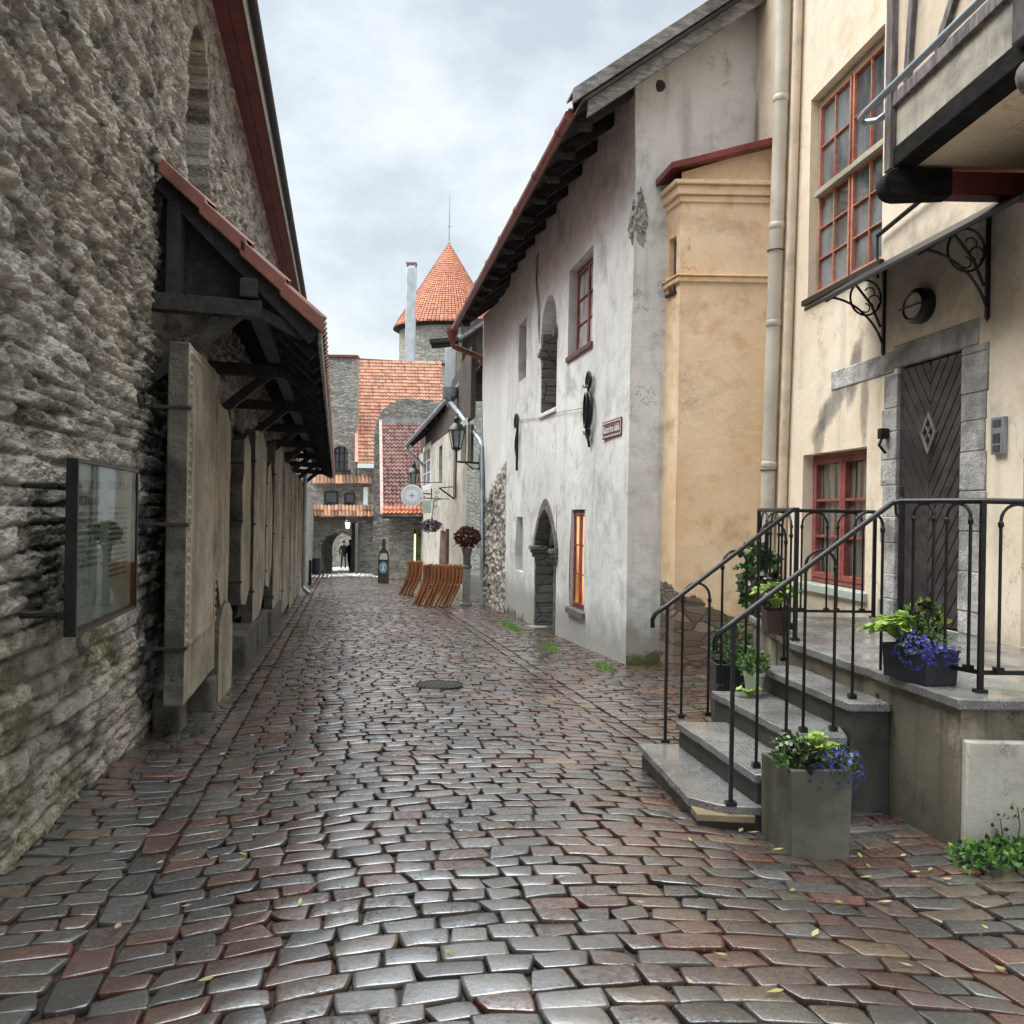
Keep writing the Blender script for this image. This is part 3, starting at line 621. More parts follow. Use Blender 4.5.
for a, c_, yt, yb, sty, look in SL:
    Y0, zt = SLB.at(a, yt); _, zb = SLB.at(a, yb); Y1, _ = SLB.at(c_, 500); Y1 -= .05; w = Y1-Y0; h = zt-zb; off = .0
    if sty == 2: Y0, zt = SLB.at(212, 606); Y0 = 9.3; Y1 = 10.45; zt = .62; zb = gz(9.8)-.04; w = Y1-Y0; h = zt-zb; off = .03
    out = {0: [(0,0),(1,0),(1,1),(.5,1.005),(0,1)], 1: [(.0,.32),(.3,.2),(.55,.02),(.85,.0),(1,.3),(1,.93),(.7,1),(0,1)], 2: [(0,0),(1,0),(1,.7),(.92,.86),(.75,.96),(.5,1),(.25,.96),(.08,.86),(0,.7)],
           3: [(.1,.03),(.6,0),(1,.08),(1,.5),(.93,.6),(1,.72),(.86,.95),(.5,1),(.18,.96),(.25,.78),(.05,.7),(.16,.52),(0,.4)], 4: [(0,0),(.5,.0),(.85,.07),(1,.2),(.93,.42),(1,.6),(1,.93),(.6,1),(0,.98)],
           5: [(0,.05),(.6,0),(1,.2),(1,.7),(.6,1),(.2,.95),(0,.7)]}[sty]
    t = thing('grave_slab', 'grey dolomite '+look, 'grave slab', SLB.pt((Y0+Y1)/2, zb, off), 'grave slabs standing along the stone wall')
    pts = []
    for i, (y, z) in enumerate(out):            # roughen the outline
        y2, z2 = out[(i+1) % len(out)]
        for q in range(6):
            s_ = q/6; pts.append((Y0+w*(y+(y2-y)*s_)+random.uniform(-.012, .012), zb+h*(z+(z2-z)*s_)+random.uniform(-.012, .012)))
    b = MB(); th = .16; b.prism([SLB.pt(y, z, off-th) for y, z in pts], SLB.n*th); so_ = obj('slab', b, M['slab'], t, .015); so_.data.materials.append(M['slabedge'])
    for pf in so_.data.polygons: pf.material_index = 0 if pf.normal.dot(SLB.n) > .8 else 1
    if sty == 0 and w > .5:
        b = MB(); e = .07
        for y in np.arange(Y0+.07, Y1-.05, .075): b.lathe([(.001,-.012),(.026,0),(.02,.014),(.001,.02)], SLB.pt(y, zt-.08, off), 8, None, SLB.n)
        for z in np.arange(zb+.5, zt-.1, .075): b.lathe([(.001,-.012),(.026,0),(.02,.014),(.001,.02)], SLB.pt(Y0+.07, z, off), 8, None, SLB.n); b.lathe([(.001,-.012),(.026,0),(.02,.014),(.001,.02)], SLB.pt(Y1-.07, z, off), 8, None, SLB.n)
        b.plbox(SLB, Y0+.12, Y1-.12, zb+.46, zb+.5, off-.01, off+.015); b.plbox(SLB, Y0+.14, Y0+.18, zb+.5, zt-.15, off-.01, off+.012); b.plbox(SLB, Y1-.18, Y1-.14, zb+.5, zt-.15, off-.01, off+.012)
        obj('carved_border', b, M['slab'], t)
    if sty != 2:
        for f_ in (.16, .5, .82):
            b = MB(); z = zb+h*f_; b.plbox(SLB, Y0-.02, Y0+.02, z-.014, z+.014, off-.33, off-.02); b.plbox(SLB, Y0-.022, Y0+.05, z-.014, z+.014, off-.02, off+.016); obj('iron_clamp', b, M['rust_iron'], t, .004)
for y0, y1, z1, lk in ((7.85, 8.25, .02, 'small stone block under the foremost grave slab'), (8.9, 9.2, -.02, 'squared stone block between the first two grave slabs'), (12.0, 13.6, .12, 'long low stone block beneath the jagged grave slab'), (13.9, 15.6, .06, 'rough low stone block beneath the rounded grave slab'), (16.6, 19, -.1, 'flat stone block under the plain square grave slab')):
    b = MB(); b.plbox(SLB, y0, y1, gz(y0)-.15, z1-.12*(y0 > 9), -.32, .03 if y0 > 8.5 else -.1); tag(obj('stone_block', b, M['slabedge'], None, .03), 'grey '+lk, 'stone block', 'stone blocks under the grave slabs')
# notice case
nb = thing('notice_board', 'glazed notice case with a black frame on the rough stone wall', 'notice board', LW.pt(5.4, .95, .2))
ny0, ny1, nz0, nz1 = 4.72, 6.1, .94, 1.83; PLN = Pl(-1.34, -.175, 1)
fr = lattice(PLN, ny0, ny1, nz0, nz1, 1, 1, .02, -.05, .008, .02); obj('frame', fr, M['iron'], nb, .003)
b = MB(); b.plbox(PLN, ny0+.01, ny1-.01, nz0+.01, nz1-.01, -.049, -.035); obj('backboard', b, M['iron'], nb)
b = MB(); b.plbox(PLN, ny0+.03, ny1-.03, nz0+.03, nz1-.03, -.034, -.028); ps = obj('poster', b, simple('faded_poster_paper', (.3,.37,.34), .6, 0, .15, 3), nb)
M['ink'] = simple('poster_ink', (.05,.065,.065), .7)
for (ya, yb, zt, rows, lh) in ((.12,.6,.1,2,.045), (.78,1.28,.09,1,.05), (.12,.62,.27,9,.018), (.78,1.25,.24,14,.016)):
    z = nz1-zt; b = MB()
    for r in range(rows):
        y = ny0+ya
        while y < ny0+yb-.03:
            w_ = random.uniform(.02, .07); b.plbox(PLN, y, min(y+w_, ny0+yb), z-lh, z, -.0281, -.027); y += w_+.012
        z -= lh*1.9
    obj('text_block', b, M['ink'], ps)
n = N('case_glass'); tr_ = n.t.nodes.new('ShaderNodeBsdfTransparent'); tr_.inputs[0].default_value = (.86,.92,.9,1); gl_ = n.t.nodes.new('ShaderNodeBsdfGlossy'); gl_.inputs['Roughness'].default_value = .02; fr_ = n.t.nodes.new('ShaderNodeFresnel'); fr_.inputs[0].default_value = 1.4; ms_ = n.t.nodes.new('ShaderNodeMixShader')
n.t.links.new(fr_.outputs[0], ms_.inputs[0]); n.t.links.new(tr_.outputs[0], ms_.inputs[1]); n.t.links.new(gl_.outputs[0], ms_.inputs[2]); n.t.links.new(ms_.outputs[0], n.out.inputs[0]); m = n.m
b = MB(); b.add([PLN.pt(ny0+.022,nz0+.022,.001), PLN.pt(ny1-.022,nz0+.022,.001), PLN.pt(ny1-.022,nz1-.022,.001), PLN.pt(ny0+.022,nz1-.022,.001)], [(0,1,2,3)] if PLN.d.cross(Vector((0,0,1))).dot(PLN.n) > 0 else [(3,2,1,0)]); obj('glass', b, m, nb, 0, 0)
for y, z in ((ny0+.06, nz1-.14), (ny1-.06, nz1-.14), (ny0+.06, nz0+.1), (ny1-.06, nz0+.1)):
    b = MB(); b.tube([PLN.pt(y, z, -.1), PLN.pt(y, z, -.27)], .014, 8); obj('bracket', b, M['iron'], nb)
# far drainpipe at the end of the lean-to
t = thing('drainpipe', 'blue grey metal drainpipe at the far end of the lean-to roof', 'drainpipe', SLB.pt(28.6, gz(28.6), .0))
b = MB(); P = SLB.pt; zt = shed(28.6, .9).z-.05
b.tube([P(28.6, zt, .1), P(28.6, gz(28.6)+.28, .1)], .06, 12); obj('pipe', b, M['zinc'], t)
b = MB(); b.tube([P(28.6, gz(28.6)+.3, .1), P(28.55, gz(28.6)+.2, .13), P(28.4, gz(28.6)+.08, .3)], .062, 12); obj('elbow', b, M['zinc'], t)
# ------------------------------------------------------------------ right: cream house with the stairs
M['cream'] = plaster('cream_limewash', (.74,.63,.48), (.8,.71,.58), (.64,.52,.37), (.3,.27,.22), (.56,.76), .35, .85, None, (0,0), (.75, .8, (.3,.27,.2)), None, .35, ((9.85,3.1,.16,.42,-.3,.75),(10.4,2.78,.3,.32,-1.2,.7),(10.65,2.5,.16,.4,-.3,.6),(9.6,2.72,.1,.45,0,.6),(8.6,3.75,1.3,.5,0,.45),(7.45,3.6,.35,.7,0,.4),(12.85,6.7,.12,.6,0,.6)))  # marks below the canopy mix soot with the canopy's painted shade
M['creampipe'] = simple('cream_painted_pipe', (.6,.5,.38), .5, 0, .12, 4, .1, 30, dirt=(.4,.35,.28))
M['peelpipe'] = simple('peeling_painted_pipe', (.56,.52,.44), .5, .05, .15, 2, .12, 20, dirt=(.4,.39,.36))
M['jamb'] = plaster('chipped_grey_stone', (.36,.355,.34), (.56,.55,.53), (.2,.195,.185), (.1,.098,.09), (.44,.62), .3, .9, None, (0,0), None, None, 1.6)
ch = thing('cream_house', 'cream plastered house with a plank door above stone stairs', 'house', YF.pt(9, gz(9)))
HB = [(9.52,11.1,.84,2.32,.2), (9.3,11.05,4.11,6.45,.17), (7.86,8.94,.662,3.03,.13,True), (5.6,7.06,.662,3.9,.3,True)]
obj('wall', wall_mb(YF, 3, 13.4, -.7, 9.6, HB, .4, .004), M['cream'], ch, 0, 30)
b = MB(); b.plbox(YF, 3, 13.4, -.7, 9.6, -.9, -.6); b.plbox(YF, 9.4, 11.2, .7, 2.5, -.59, -.5); obj('inner_wall', b, M['black'], ch)
b = MB(); p0 = YF.pt(3, 9.55, .45); tiles(b, p0, YF.pt(13.6, 9.55, .45)-p0, -YF.n*4+Vector((0,0,3)), 40, 10, .05, .04); obj('roof', b, M['tile_red'], ch)
w = window(ch, YF, 9.52, 11.1, .86, 2.32, [(0,.5,0,1,1,3), (.5,1,0,1,1,3)], .16, 'redframe', 'curtain', .06, .03, .05)
b = MB(); b.plbox(YF, 9.46, 11.16, .76, .85, -.15, .05); obj('sill', b, simple('pale_green_sill', (.36,.42,.36), .5, 0, .15, 4), w, .008)
w = window(ch, YF, 9.3, 11.05, 4.13, 6.42, [(0,.49,.54,1,2,2), (.51,1,.54,1,2,2), (0,.49,0,.52,2,3), (.51,1,0,.52,2,3)], .13, 'redframe_up', 'paleglass', .036, .016, .05, 'greenframe', gl=.012)
b = MB(); b.plbox(YF, 9.36, 10.99, 5.29, 5.35, -.09, -.03); obj('transom', b, M['greenframe'], w, .005)
b = MB(); b.plbox(YF, 9.24, 11.12, 4.06, 4.125, -.12, .05); obj('sill', b, M['rust_iron'], w, .006)
# stone door surround
b = MB()
for (ya, yb, zt) in ((8.925, 9.2, 2.975), (7.52, 7.872, 3.02)):
    z = .67
    while z < zt-.05:
        h = min(random.uniform(.17, .34), zt-z); j0, j1 = random.uniform(-.025, .025), random.uniform(-.025, .025)
        b.plbox(YF, ya+(j0 if ya < 8 else 0), yb+(j1 if ya > 8 else 0), z, z+h-.006, -.13, .012+random.uniform(-.004, .004)); z += h
objs('jamb_stone', b, M['jamb'], ch, .008)
b = MB(); b.plbox(YF, 7.64, 9.0, 3.02, 3.23, -.13, .014); b.plbox(YF, 9.005, 10.36, 2.985, 3.19, -.1, .012); objs('lintel', b, M['jamb'], ch, .01)
# chevron plank door
def clip(poly, ax, lim, keep_less):
    out = []
    for p, q in zip(poly, poly[1:]+poly[:1]):
        ip = (p[ax] <= lim) == keep_less; iq = (q[ax] <= lim) == keep_less
        if ip: out.append(p)
        if ip != iq: t = (lim-p[ax])/(q[ax]-p[ax]); out.append(tuple(p[k]+t*(q[k]-p[k]) for k in (0, 1)))
    return out
dy0, dy1, dz0, dz1 = 7.88, 8.92, .675, 3.015; dc = (dy0+dy1)/2
b = MB(); b.plbox(YF, dy0, dy1, dz0, dz1, -.125, -.06); door = obj('door', b, M['doorwood'], ch)
b = MB()
for sgn in (-1, 1):
    for k in range(-6, 22):
        z0 = dz0-1.2+k*.175; y_in, y_out = dc, dc+sgn*(dy1-dc); sl_ = 1.35
        pl_ = [(y_in, z0), (y_out, z0+sl_*abs(y_out-y_in)), (y_out, z0+.152+sl_*abs(y_out-y_in)), (y_in, z0+.152)]
        lo, hi = min(y_in, y_out)+.004, max(y_in, y_out)-.004
        for ax, lim, kl in ((0, hi, True), (0, lo, False), (1, dz1-.02, True), (1, dz0+.02, False)):
            pl_ = clip(pl_, ax, lim, kl) if len(pl_) > 2 else []
        if len(pl_) > 2:
            b.prism([YF.pt(y, z, -.061) for y, z in pl_], YF.n*.04)
obj('chevron_planks', b, M['doorwood'], door, .014)
b = MB()
for k in range(13):
    for y in (dy0+.06, dc-.04, dc+.05, dy1-.06): b.lathe([(.011,-.002),(.009,.008),(.001,.012)], YF.pt(y, dz0+.1+k*.17+.03*(y > dc), -.029), 8, None, YF.n)
objs('stud', b, M['iron'], door)
b = MB(); c0 = (dc+.0, 2.36)
dm = lambda r, o: [YF.pt(c0[0], c0[1]-r*1.55, o), YF.pt(c0[0]+r, c0[1], o), YF.pt(c0[0], c0[1]+r*1.55, o), YF.pt(c0[0]-r, c0[1], o)]
o_, i_ = .125, .088
for k in range(4):
    A0, A1, B0, B1 = dm(o_, -.022)[k], dm(o_, -.022)[(k+1) % 4], dm(i_, -.022)[k], dm(i_, -.022)[(k+1) % 4]; b.prism([A0, A1, B1, B0], YF.n*.022)
m_ = dm(i_, -.012); mid = lambda a, c: (a+c)/2
b.beam(mid(m_[0], m_[1]), mid(m_[2], m_[3]), .014, .018, YF.n); b.beam(mid(m_[1], m_[2]), mid(m_[3], m_[0]), .014, .018, YF.n); lz = obj('diamond_window', b, simple('grey_lattice', (.14,.13,.125), .5), door, .003)
b = MB(); b.prism(dm(i_, -.022), YF.n*.004); obj('pane', b, M['glass'], lz)
b = MB(); b.tube([YF.pt(dy1-.07, 1.62, -.02), YF.pt(dy1-.07, 1.64, .04), YF.pt(dy1-.07, 1.74, .05), YF.pt(dy1-.07, 1.8, -.02)], .012, 8); b.plbox(YF, dy1-.1, dy1-.04, 1.5, 1.9, -.03, -.02); obj('handle', b, M['iron'], door)
t = thing('iron_lantern_bracket', 'small black iron knocker bracket on the left stone door jamb', 'bracket', YF.pt(9.08, 2.2, .03))
b = MB(); b.plbox(YF, 9.04, 9.12, 2.36, 2.46, .02, .1); b.tube([YF.pt(9.08, 2.4, .06), YF.pt(9.08, 2.3, .1), YF.pt(9.06, 2.22, .04)], .016, 8); obj('hook', b, M['iron'], t, .006)
t = thing('wall_lamp', 'black oval bulkhead lamp with a frosted lens above the plank door', 'lamp', YF.pt(8.48, 3.33, .01)); lc = (8.48, 3.5)
ov = lambda ry, rz, o, n=24: [YF.pt(lc[0]+ry*math.cos(2*math.pi*k/n), lc[1]+rz*math.sin(2*math.pi*k/n), o) for k in range(n)]
b = MB(); b.prism(ov(.2, .155, .005), YF.n*.09); obj('body', b, M['iron'], t, .01)
b = MB(); r0, r1, r2 = ov(.2,.155,.095), ov(.165,.12,.125), ov(.15,.105,.11); n_ = 24
b.add(r0+r1+r2, [(k, (k+1) % n_, n_+(k+1) % n_, n_+k) for k in range(n_)]+[(n_+k, n_+(k+1) % n_, 2*n_+(k+1) % n_, 2*n_+k) for k in range(n_)])
b.tube([YF.pt(lc[0]-.18, lc[1], .118), YF.pt(lc[0]+.2, lc[1], .14)], .007, 6); obj('bezel', b, M['iron'], t)
b = MB(); b.prism(ov(.152, .107, .1), YF.n*.012); obj('lens', b, simple('frosted_lens', (.42,.4,.37), .4), t, .004)
t = thing('intercom', 'grey door intercom panel on the cream wall right of the door', 'intercom', YF.pt(7.33, 2.1, .02))
b = MB(); b.plbox(YF, 7.255, 7.41, 2.11, 2.4, .0, .04); ic = obj('panel', b, M['zinc'], t, .006)
b = MB(); b.plbox(YF, 7.285, 7.38, 2.32, 2.375, .04, .044); b.plbox(YF, 7.29, 7.375, 2.2, 2.27, .04, .045); b.plbox(YF, 7.29, 7.375, 2.13, 2.18, .04, .045); objs('button', b, simple('dark_button', (.06,.06,.065), .4), ic)
# two drainpipes
t = thing('drainpipe', 'wide peeling cream drainpipe between the orange annex and the cream house', 'drainpipe', YF.pt(12.13, .3, .13))
b = MB(); b.tube([YF.pt(11.66, 9.5, .105), YF.pt(11.72, 6.8, .1), YF.pt(11.93, 2.1, .1), YF.pt(11.95, -.25, .1)], .088, 18); obj('pipe', b, M['peelpipe'], t)
b = MB()
for z in (6.75, 5.2, 4.0, 2.25): b.lathe([(.089,-.04),(.097,-.03),(.097,.03),(.089,.04)], YF.pt(11.93-.21*(z-2.1)/4.7, z, .1), 18)
objs('collar', b, M['peelpipe'], t)
b = MB()
for z in (4.9, 2.18): b.tube([YF.pt(11.93-.21*(z-2.1)/4.7+.1*math.cos(a), z, .1+.1*math.sin(a)) for a in np.linspace(-.9, 4.0, 14)], .008, 6)
objs('clamp', b, M['rust_iron'], t)
t = thing('drainpipe', 'slimmer cream pipe running beside the wide drainpipe', 'drainpipe', YF.pt(11.75, .3, .08))
b = MB(); b.tube([YF.pt(11.28, 9.5, .06), YF.pt(11.38, 6, .06), YF.pt(11.55, 2.1, .06), YF.pt(11.57, -.2, .06)], .055, 14); obj('pipe', b, M['creampipe'], t)
# canopy with scrolled brackets
t = thing('door_canopy', 'thin black sheet canopy on two scrolled iron brackets over the door', 'canopy', YF.pt(8, 3.68, .3))
b = MB(); cz = lambda o: 4.08-.4*o/.63
b.hexa([YF.pt(6.2,cz(0),0), YF.pt(9.6,cz(0),0), YF.pt(9.6,cz(.63),.63), YF.pt(6.2,cz(.63),.63), YF.pt(6.2,cz(0)+.018,0), YF.pt(9.6,cz(0)+.018,0), YF.pt(9.6,cz(.63)+.018,.63), YF.pt(6.2,cz(.63)+.018,.63)]); obj('roof_sheet', b, M['iron'], t)
b = MB(); b.plbox(YF, 6.2, 9.62, cz(.63)-.012, cz(.63)+.022, .625, .64); obj('front_edge', b, M['iron'], t, .004)
for Y in (9.2, 7.52):
    b = MB(); b.plbox(YF, Y-.016, Y+.016, 3.2, 4.04, .0, .03)
    b.tube([YF.pt(Y, cz(o)-.02, o) for o in (.02, .3, .6)], .014, 8)
    arc = [YF.pt(Y, 3.3+(cz(.6)-.03-3.3)*(1-math.cos(a)), .03+.53*math.sin(a)) for a in np.linspace(.0, math.pi/2, 14)]
    b.tube([YF.pt(Y, 3.3+.45*(1-(1-f_)**1.8)*.93, .03+.53*f_**1.3) for f_ in np.linspace(0, 1, 14)], .012, 8)
    cc = (3.73, .2)
    b.tube([YF.pt(Y, cc[0]+.17*math.sin(a), cc[1]+.155*math.cos(a)) for a in np.linspace(0, 2*math.pi, 25)[:-1]], .011, 8, True)
    for k, (s0, e0, rr, c2) in enumerate(((0, 4.2, .06, (3.7, .11)), (1.5, 5.4, .045, (3.63, .2)), (.3, 3.6, .05, (3.78, .16)))):
        b.tube([YF.pt(Y, c2[0]+rr*math.sin(a)*(1-.1*a/5), c2[1]+rr*math.cos(a)*(1-.1*a/5)) for a in np.linspace(s0, e0, 12)], .007, 6)
    b.tube([YF.pt(Y, 3.85, .3), YF.pt(Y, 3.66, .14), YF.pt(Y, 3.45, .045)], .013, 8)
    b.lathe([(.001,-.02),(.024,0),(.001,.02)], YF.pt(Y, 3.66, .14), 8); b.lathe([(.001,-.03),(.02,0),(.001,.03)], YF.pt(Y, 3.2, .015), 8)
    obj('bracket', b, M['iron'], t)
# timber framed bay above
M['baypanel'] = plaster('grey_cream_bay_panel', (.5,.46,.38), (.58,.54,.46), (.3,.28,.24), (.12,.115,.1), (.44,.66), .6, .85)
M['baypanel_up'] = plaster('cream_bay_panel', (.6,.5,.37), (.66,.57,.44), (.45,.38,.28), (.2,.18,.15), (.6,.8), .3, .85)
M['soffitp'] = plaster('cream_soffit', (.6,.47,.33), (.64,.52,.37), (.5,.39,.27), (.3,.25,.19), (.62,.8), .1, .85)
BF = Pl(3.05, -.042, -1); bay = thing('timber_bay', 'half timbered overhanging bay with a black rotten sill beam', 'bay', BF.pt(6.3, 4.2, -.4))
y0, y1 = 5.28, 7.08; wx = lambda Y: YF.pt(Y, 0).x
b = MB(); b.plbox(BF, y0, y1, 4.17, 4.33, -.16, 0); obj('sill_beam', b, M['rotwood'], bay, .02)
b = MB(); b.hexa([BF.pt(y0,4.19,-.16), BF.pt(y1,4.19,-.16), Vector((wx(y1),y1,4.19)), Vector((wx(y0),y0,4.19)), BF.pt(y0,4.25,-.16), BF.pt(y1,4.25,-.16), Vector((wx(y1),y1,4.25)), Vector((wx(y0),y0,4.25))]); obj('soffit', b, M['soffitp'], bay)
b = MB(); b.plbox(BF, y0+.1, y1-.07, 4.33, 4.62, -.1, -.02); obj('lower_panel', b, M['baypanel'], bay)
b = MB(); b.plbox(BF, y0+.1, y1-.07, 4.72, 7.4, -.1, -.02); obj('upper_panel', b, M['baypanel_up'], bay)
b = MB(); b.hexa([BF.pt(y1,4.33,-.02), BF.pt(y1-.05,4.33,-.02), Vector((wx(y1-.05),y1-.05,4.33)), Vector((wx(y1),y1,4.25)), BF.pt(y1,7.4,-.02), BF.pt(y1-.05,7.4,-.02), Vector((wx(y1-.05),y1-.05,7.4)), Vector((wx(y1),y1,7.4))])
b.hexa([BF.pt(y0,4.33,-.02), BF.pt(y0+.05,4.33,-.02), Vector((wx(y0+.05),y0+.05,4.33)), Vector((wx(y0),y0,4.25)), BF.pt(y0,7.4,-.02), BF.pt(y0+.05,7.4,-.02), Vector((wx(y0+.05),y0+.05,7.4)), Vector((wx(y0),y0,7.4))]); objs('side_panel', b, M['baypanel_up'], bay)
b = MB(); b.plbox(BF, y1-.1, y1+.01, 4.17, 7.4, -.1, .025); obj('post', b, M['baywood'], bay, .008)
b = MB(); b.plbox(BF, y0-.12, y0+.1, 4.27, 7.4, -.2, .05); obj('post', b, M['baywood'], bay, .02)
b = MB(); b.plbox(BF, y0+.1, y1-.1, 4.62, 4.72, -.1, .015); obj('rail', b, M['baywood'], bay, .008)
b = MB(); b.beam(BF.pt(y1-.3, 4.72, -.03), BF.pt(y1-.62, 7.4, -.03), .08, .09, BF.n); obj('brace', b, M['baywood'], bay, .006)
b = MB(); b.beam(BF.pt(6.35, 4.72, -.03), BF.pt(5.3, 5.9, -.03), .08, .09, BF.n); obj('brace', b, M['baywood'], bay, .006)
b = MB(); b.plbox(BF, y0-.1, y1+.1, 7.4, 7.55, -1.2, .2); obj('roof', b, M['tile_red'], bay)
def nosebeam(Y, red):
    b = MB(); d = (Vector((wx(Y), Y, 0))-BF.pt(Y, 0)); d.z = 0; d.normalize(); p = BF.pt(Y, 4.06)
    pr = []
    for a in np.linspace(math.pi/2, math.pi*1.5, 9): pr.append((.03+.11*math.cos(a), .11*math.sin(a)))
    L1 = .42 if red else 1.2; pr += [(L1, -.09), (L1, .11)]
    b.prism([p+d*q+Vector((0, -.09, r)) for q, r in pr], Vector((0, .18, 0))); o = obj('beam_end', b, M['baywood'] if not red else M['rotwood'], bay, .012)
    if red: b = MB(); b.beam(p+d*.4, Vector((wx(Y)+.05, Y, 4.06)), .17, .17); obj('red_beam', b, M['redmetal'], bay, .008)
nosebeam(7.02, True); nosebeam(5.2, False)
b = MB(); b.tube([BF.pt(4.9, 4.62, .14), BF.pt(7.1, 4.655, .14), BF.pt(7.28, 4.655, .13), BF.pt(7.33, 4.65, .08), BF.pt(7.26, 4.64, .0), BF.pt(7.05, 4.63, -.01)], .026, 10)
tag(obj('metal_rail_pipe', b, M['zinc']), 'galvanised pipe bent back along the front of the timbered bay', 'pipe')
b = MB(); b.tube([YF.pt(9.28, 4.36, .05), YF.pt(7.05, 4.6, .06)], .022, 8); b.tube([YF.pt(9.28, 4.36, .05), YF.pt(9.3, 4.2, .04), YF.pt(9.3, 3.95, .03)], .012, 6)
tag(obj('cable_conduit', b, M['rust_iron']), 'thin dark conduit on the cream wall between upper window and bay', 'conduit')
# ------------------------------------------------------------------ landing, steps, railings
M['lwall'] = plaster('damp_stained_plaster', (.27,.23,.16), (.42,.365,.27), (.1,.088,.06), (.014,.014,.009), (.34,.5), 1.0, .75, None, (0,0), (.0, .5, (.04,.042,.026)))
M['panel'] = plaster('pale_grey_render', (.4,.38,.33), (.45,.43,.38), (.33,.31,.26), (.16,.155,.11), (.54,.72), .35, .85, None, (0,0), (-.12, .12, (.15,.15,.09)))
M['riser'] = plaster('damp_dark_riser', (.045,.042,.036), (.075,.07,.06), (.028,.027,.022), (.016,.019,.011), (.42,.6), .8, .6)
LZ = .66
st = thing('entrance_stairs', 'wet grey granite steps and landing in front of the plank door', 'stairs', (2.2, 6.4, gz(6.4)))
A1, A2, B1, C1 = Vector((2.36,4.99,0)), Vector((2.28,5.72,0)), Vector((2.11,7.165,0)), Vector((2.27,9.02,0))
inn = Vector((.03, .03, 0))
def slab_poly(pts, z0, z1, j=.0035):
    out = []
    for p, q in zip(pts, list(pts[1:])+[pts[0]]):
        L = math.hypot(q[0]-p[0], q[1]-p[1]); m = max(1, int(L/.09))
        for k in range(m):
            t = k/m; s_ = j if k else 0; bite = random.random() < .08; out.append((p[0]+(q[0]-p[0])*t+random.uniform(-s_, s_)+(.012 if bite and k and q[1] < p[1] else 0), p[1]+(q[1]-p[1])*t+random.uniform(-s_, s_), z0))
    b = MB(); b.prism(out, (0, 0, z1-z0)); return b
fc = lambda Y: (wx(Y)+.02, Y)
lp = [A1, fc(4.99), fc(9.02), C1, B1]
obj('landing_slab', slab_poly(lp, LZ-.06, LZ), M['granite'], st, .01)
lp2 = [A1+inn, (fc(5.02)[0], 5.02), (fc(9)[0], 8.99), C1+Vector((.03,-.03,0)), B1+inn]
obj('landing_wall', slab_poly(lp2, gz(9)-.3, LZ-.062), M['lwall'], st)
b = MB(); b.box((3.25, 5.0, (gz(5)-.3+LZ-.22)/2), (1.7, .07, LZ-.22-gz(5)+.3)); obj('render_panel', b, M['panel'], st, .01)
b = MB(); zg = gz(8)-.2; b.beam(B1+Vector((-.01,.1,zg+.4)), C1+Vector((-.01,-.05,zg+.4)), .03, .78); obj('plinth_face', b, plaster('beige_plinth', (.3,.26,.19), (.38,.34,.26), (.2,.18,.13), (.1,.095,.07), (.5,.7), .5), st)
STP = [(-.044, (.935,6.82), (1.07,5.37)), (.132, (1.19,6.76), (1.405,5.40)), (.308, (1.49,7.0), (1.70,5.6)), (.484, (1.85,7.13), (2.045,5.72))]
for k, (z, f_, n_) in enumerate(STP):
    nx = STP[k+1] if k < 3 else (LZ, (B1.x, B1.y), (A2.x, A2.y))
    rx = Vector((nx[1][0]+.14, nx[1][1])), Vector((nx[2][0]+.14 if k else nx[2][0]+.02, nx[2][1]))
    fy, ny = f_[1], n_[1]
    back_n = ((1.47, 1.72, 2.0, 2.3)[k], ny); back_f = (2.3, fy) if k else (1.5, fy)
    tr = [n_, back_n, back_f, f_]
    if k == 0: tr = [(1.052, 5.54), (1.13, 5.47), (1.2, 5.41), (1.26, 5.385), (1.38, 5.37), back_n, back_f, f_]
    body = [(n_[0]+.022, ny+.02), (back_n[0], ny+.02), (back_f[0], fy-.02), (f_[0]+.025, fy-.02)]
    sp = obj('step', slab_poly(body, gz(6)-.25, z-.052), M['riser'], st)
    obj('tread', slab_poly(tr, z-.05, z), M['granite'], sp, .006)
b = slab_poly([(1.075, 5.37), (1.4, 5.345), (1.4, 5.4), (1.2, 5.45), (1.07, 5.53)], -.13, -.088); obj('broken_slab', b, simple('broken_sandstone', (.22,.17,.1), .8, 0, .2, 9), st, .006)
def hoop(b, p, q, zt, r=.0095, n=12):
    """two uprights joined by a round arch whose crown is at height zt"""
    p, q = Vector(p), Vector(q); rad_ = (Vector((q.x, q.y, 0))-Vector((p.x, p.y, 0))).length/2; c = (p+q)/2
    zs = zt-rad_*.95; path = [p]
    for a in np.linspace(math.pi, 0, n):
        k = math.cos(a); path.append(Vector((c.x+(q.x-p.x)/2*k, c.y+(q.y-p.y)/2*k, zs+rad_*.95*math.sin(a))))
    path.append(q); b.tube(path, r, 8)
    for w_ in (p, q): b.lathe([(.009,-.02),(.016,-.008),(.016,.008),(.009,.02)], (w_.x, w_.y, zs-.02), 8); b.box((w_.x, w_.y, w_.z+.015), (.045, .045, .03))
def post(p, zt, w=.022): b = MB(); b.beam(p, (p[0], p[1], zt), w, w); b.box((p[0], p[1], p[2]+.01), (.06, .06, .02)); return b
def railing(label, segs, rail, closed=None):
    t = thing('iron_railing', label, 'railing', segs[0][1]); return t
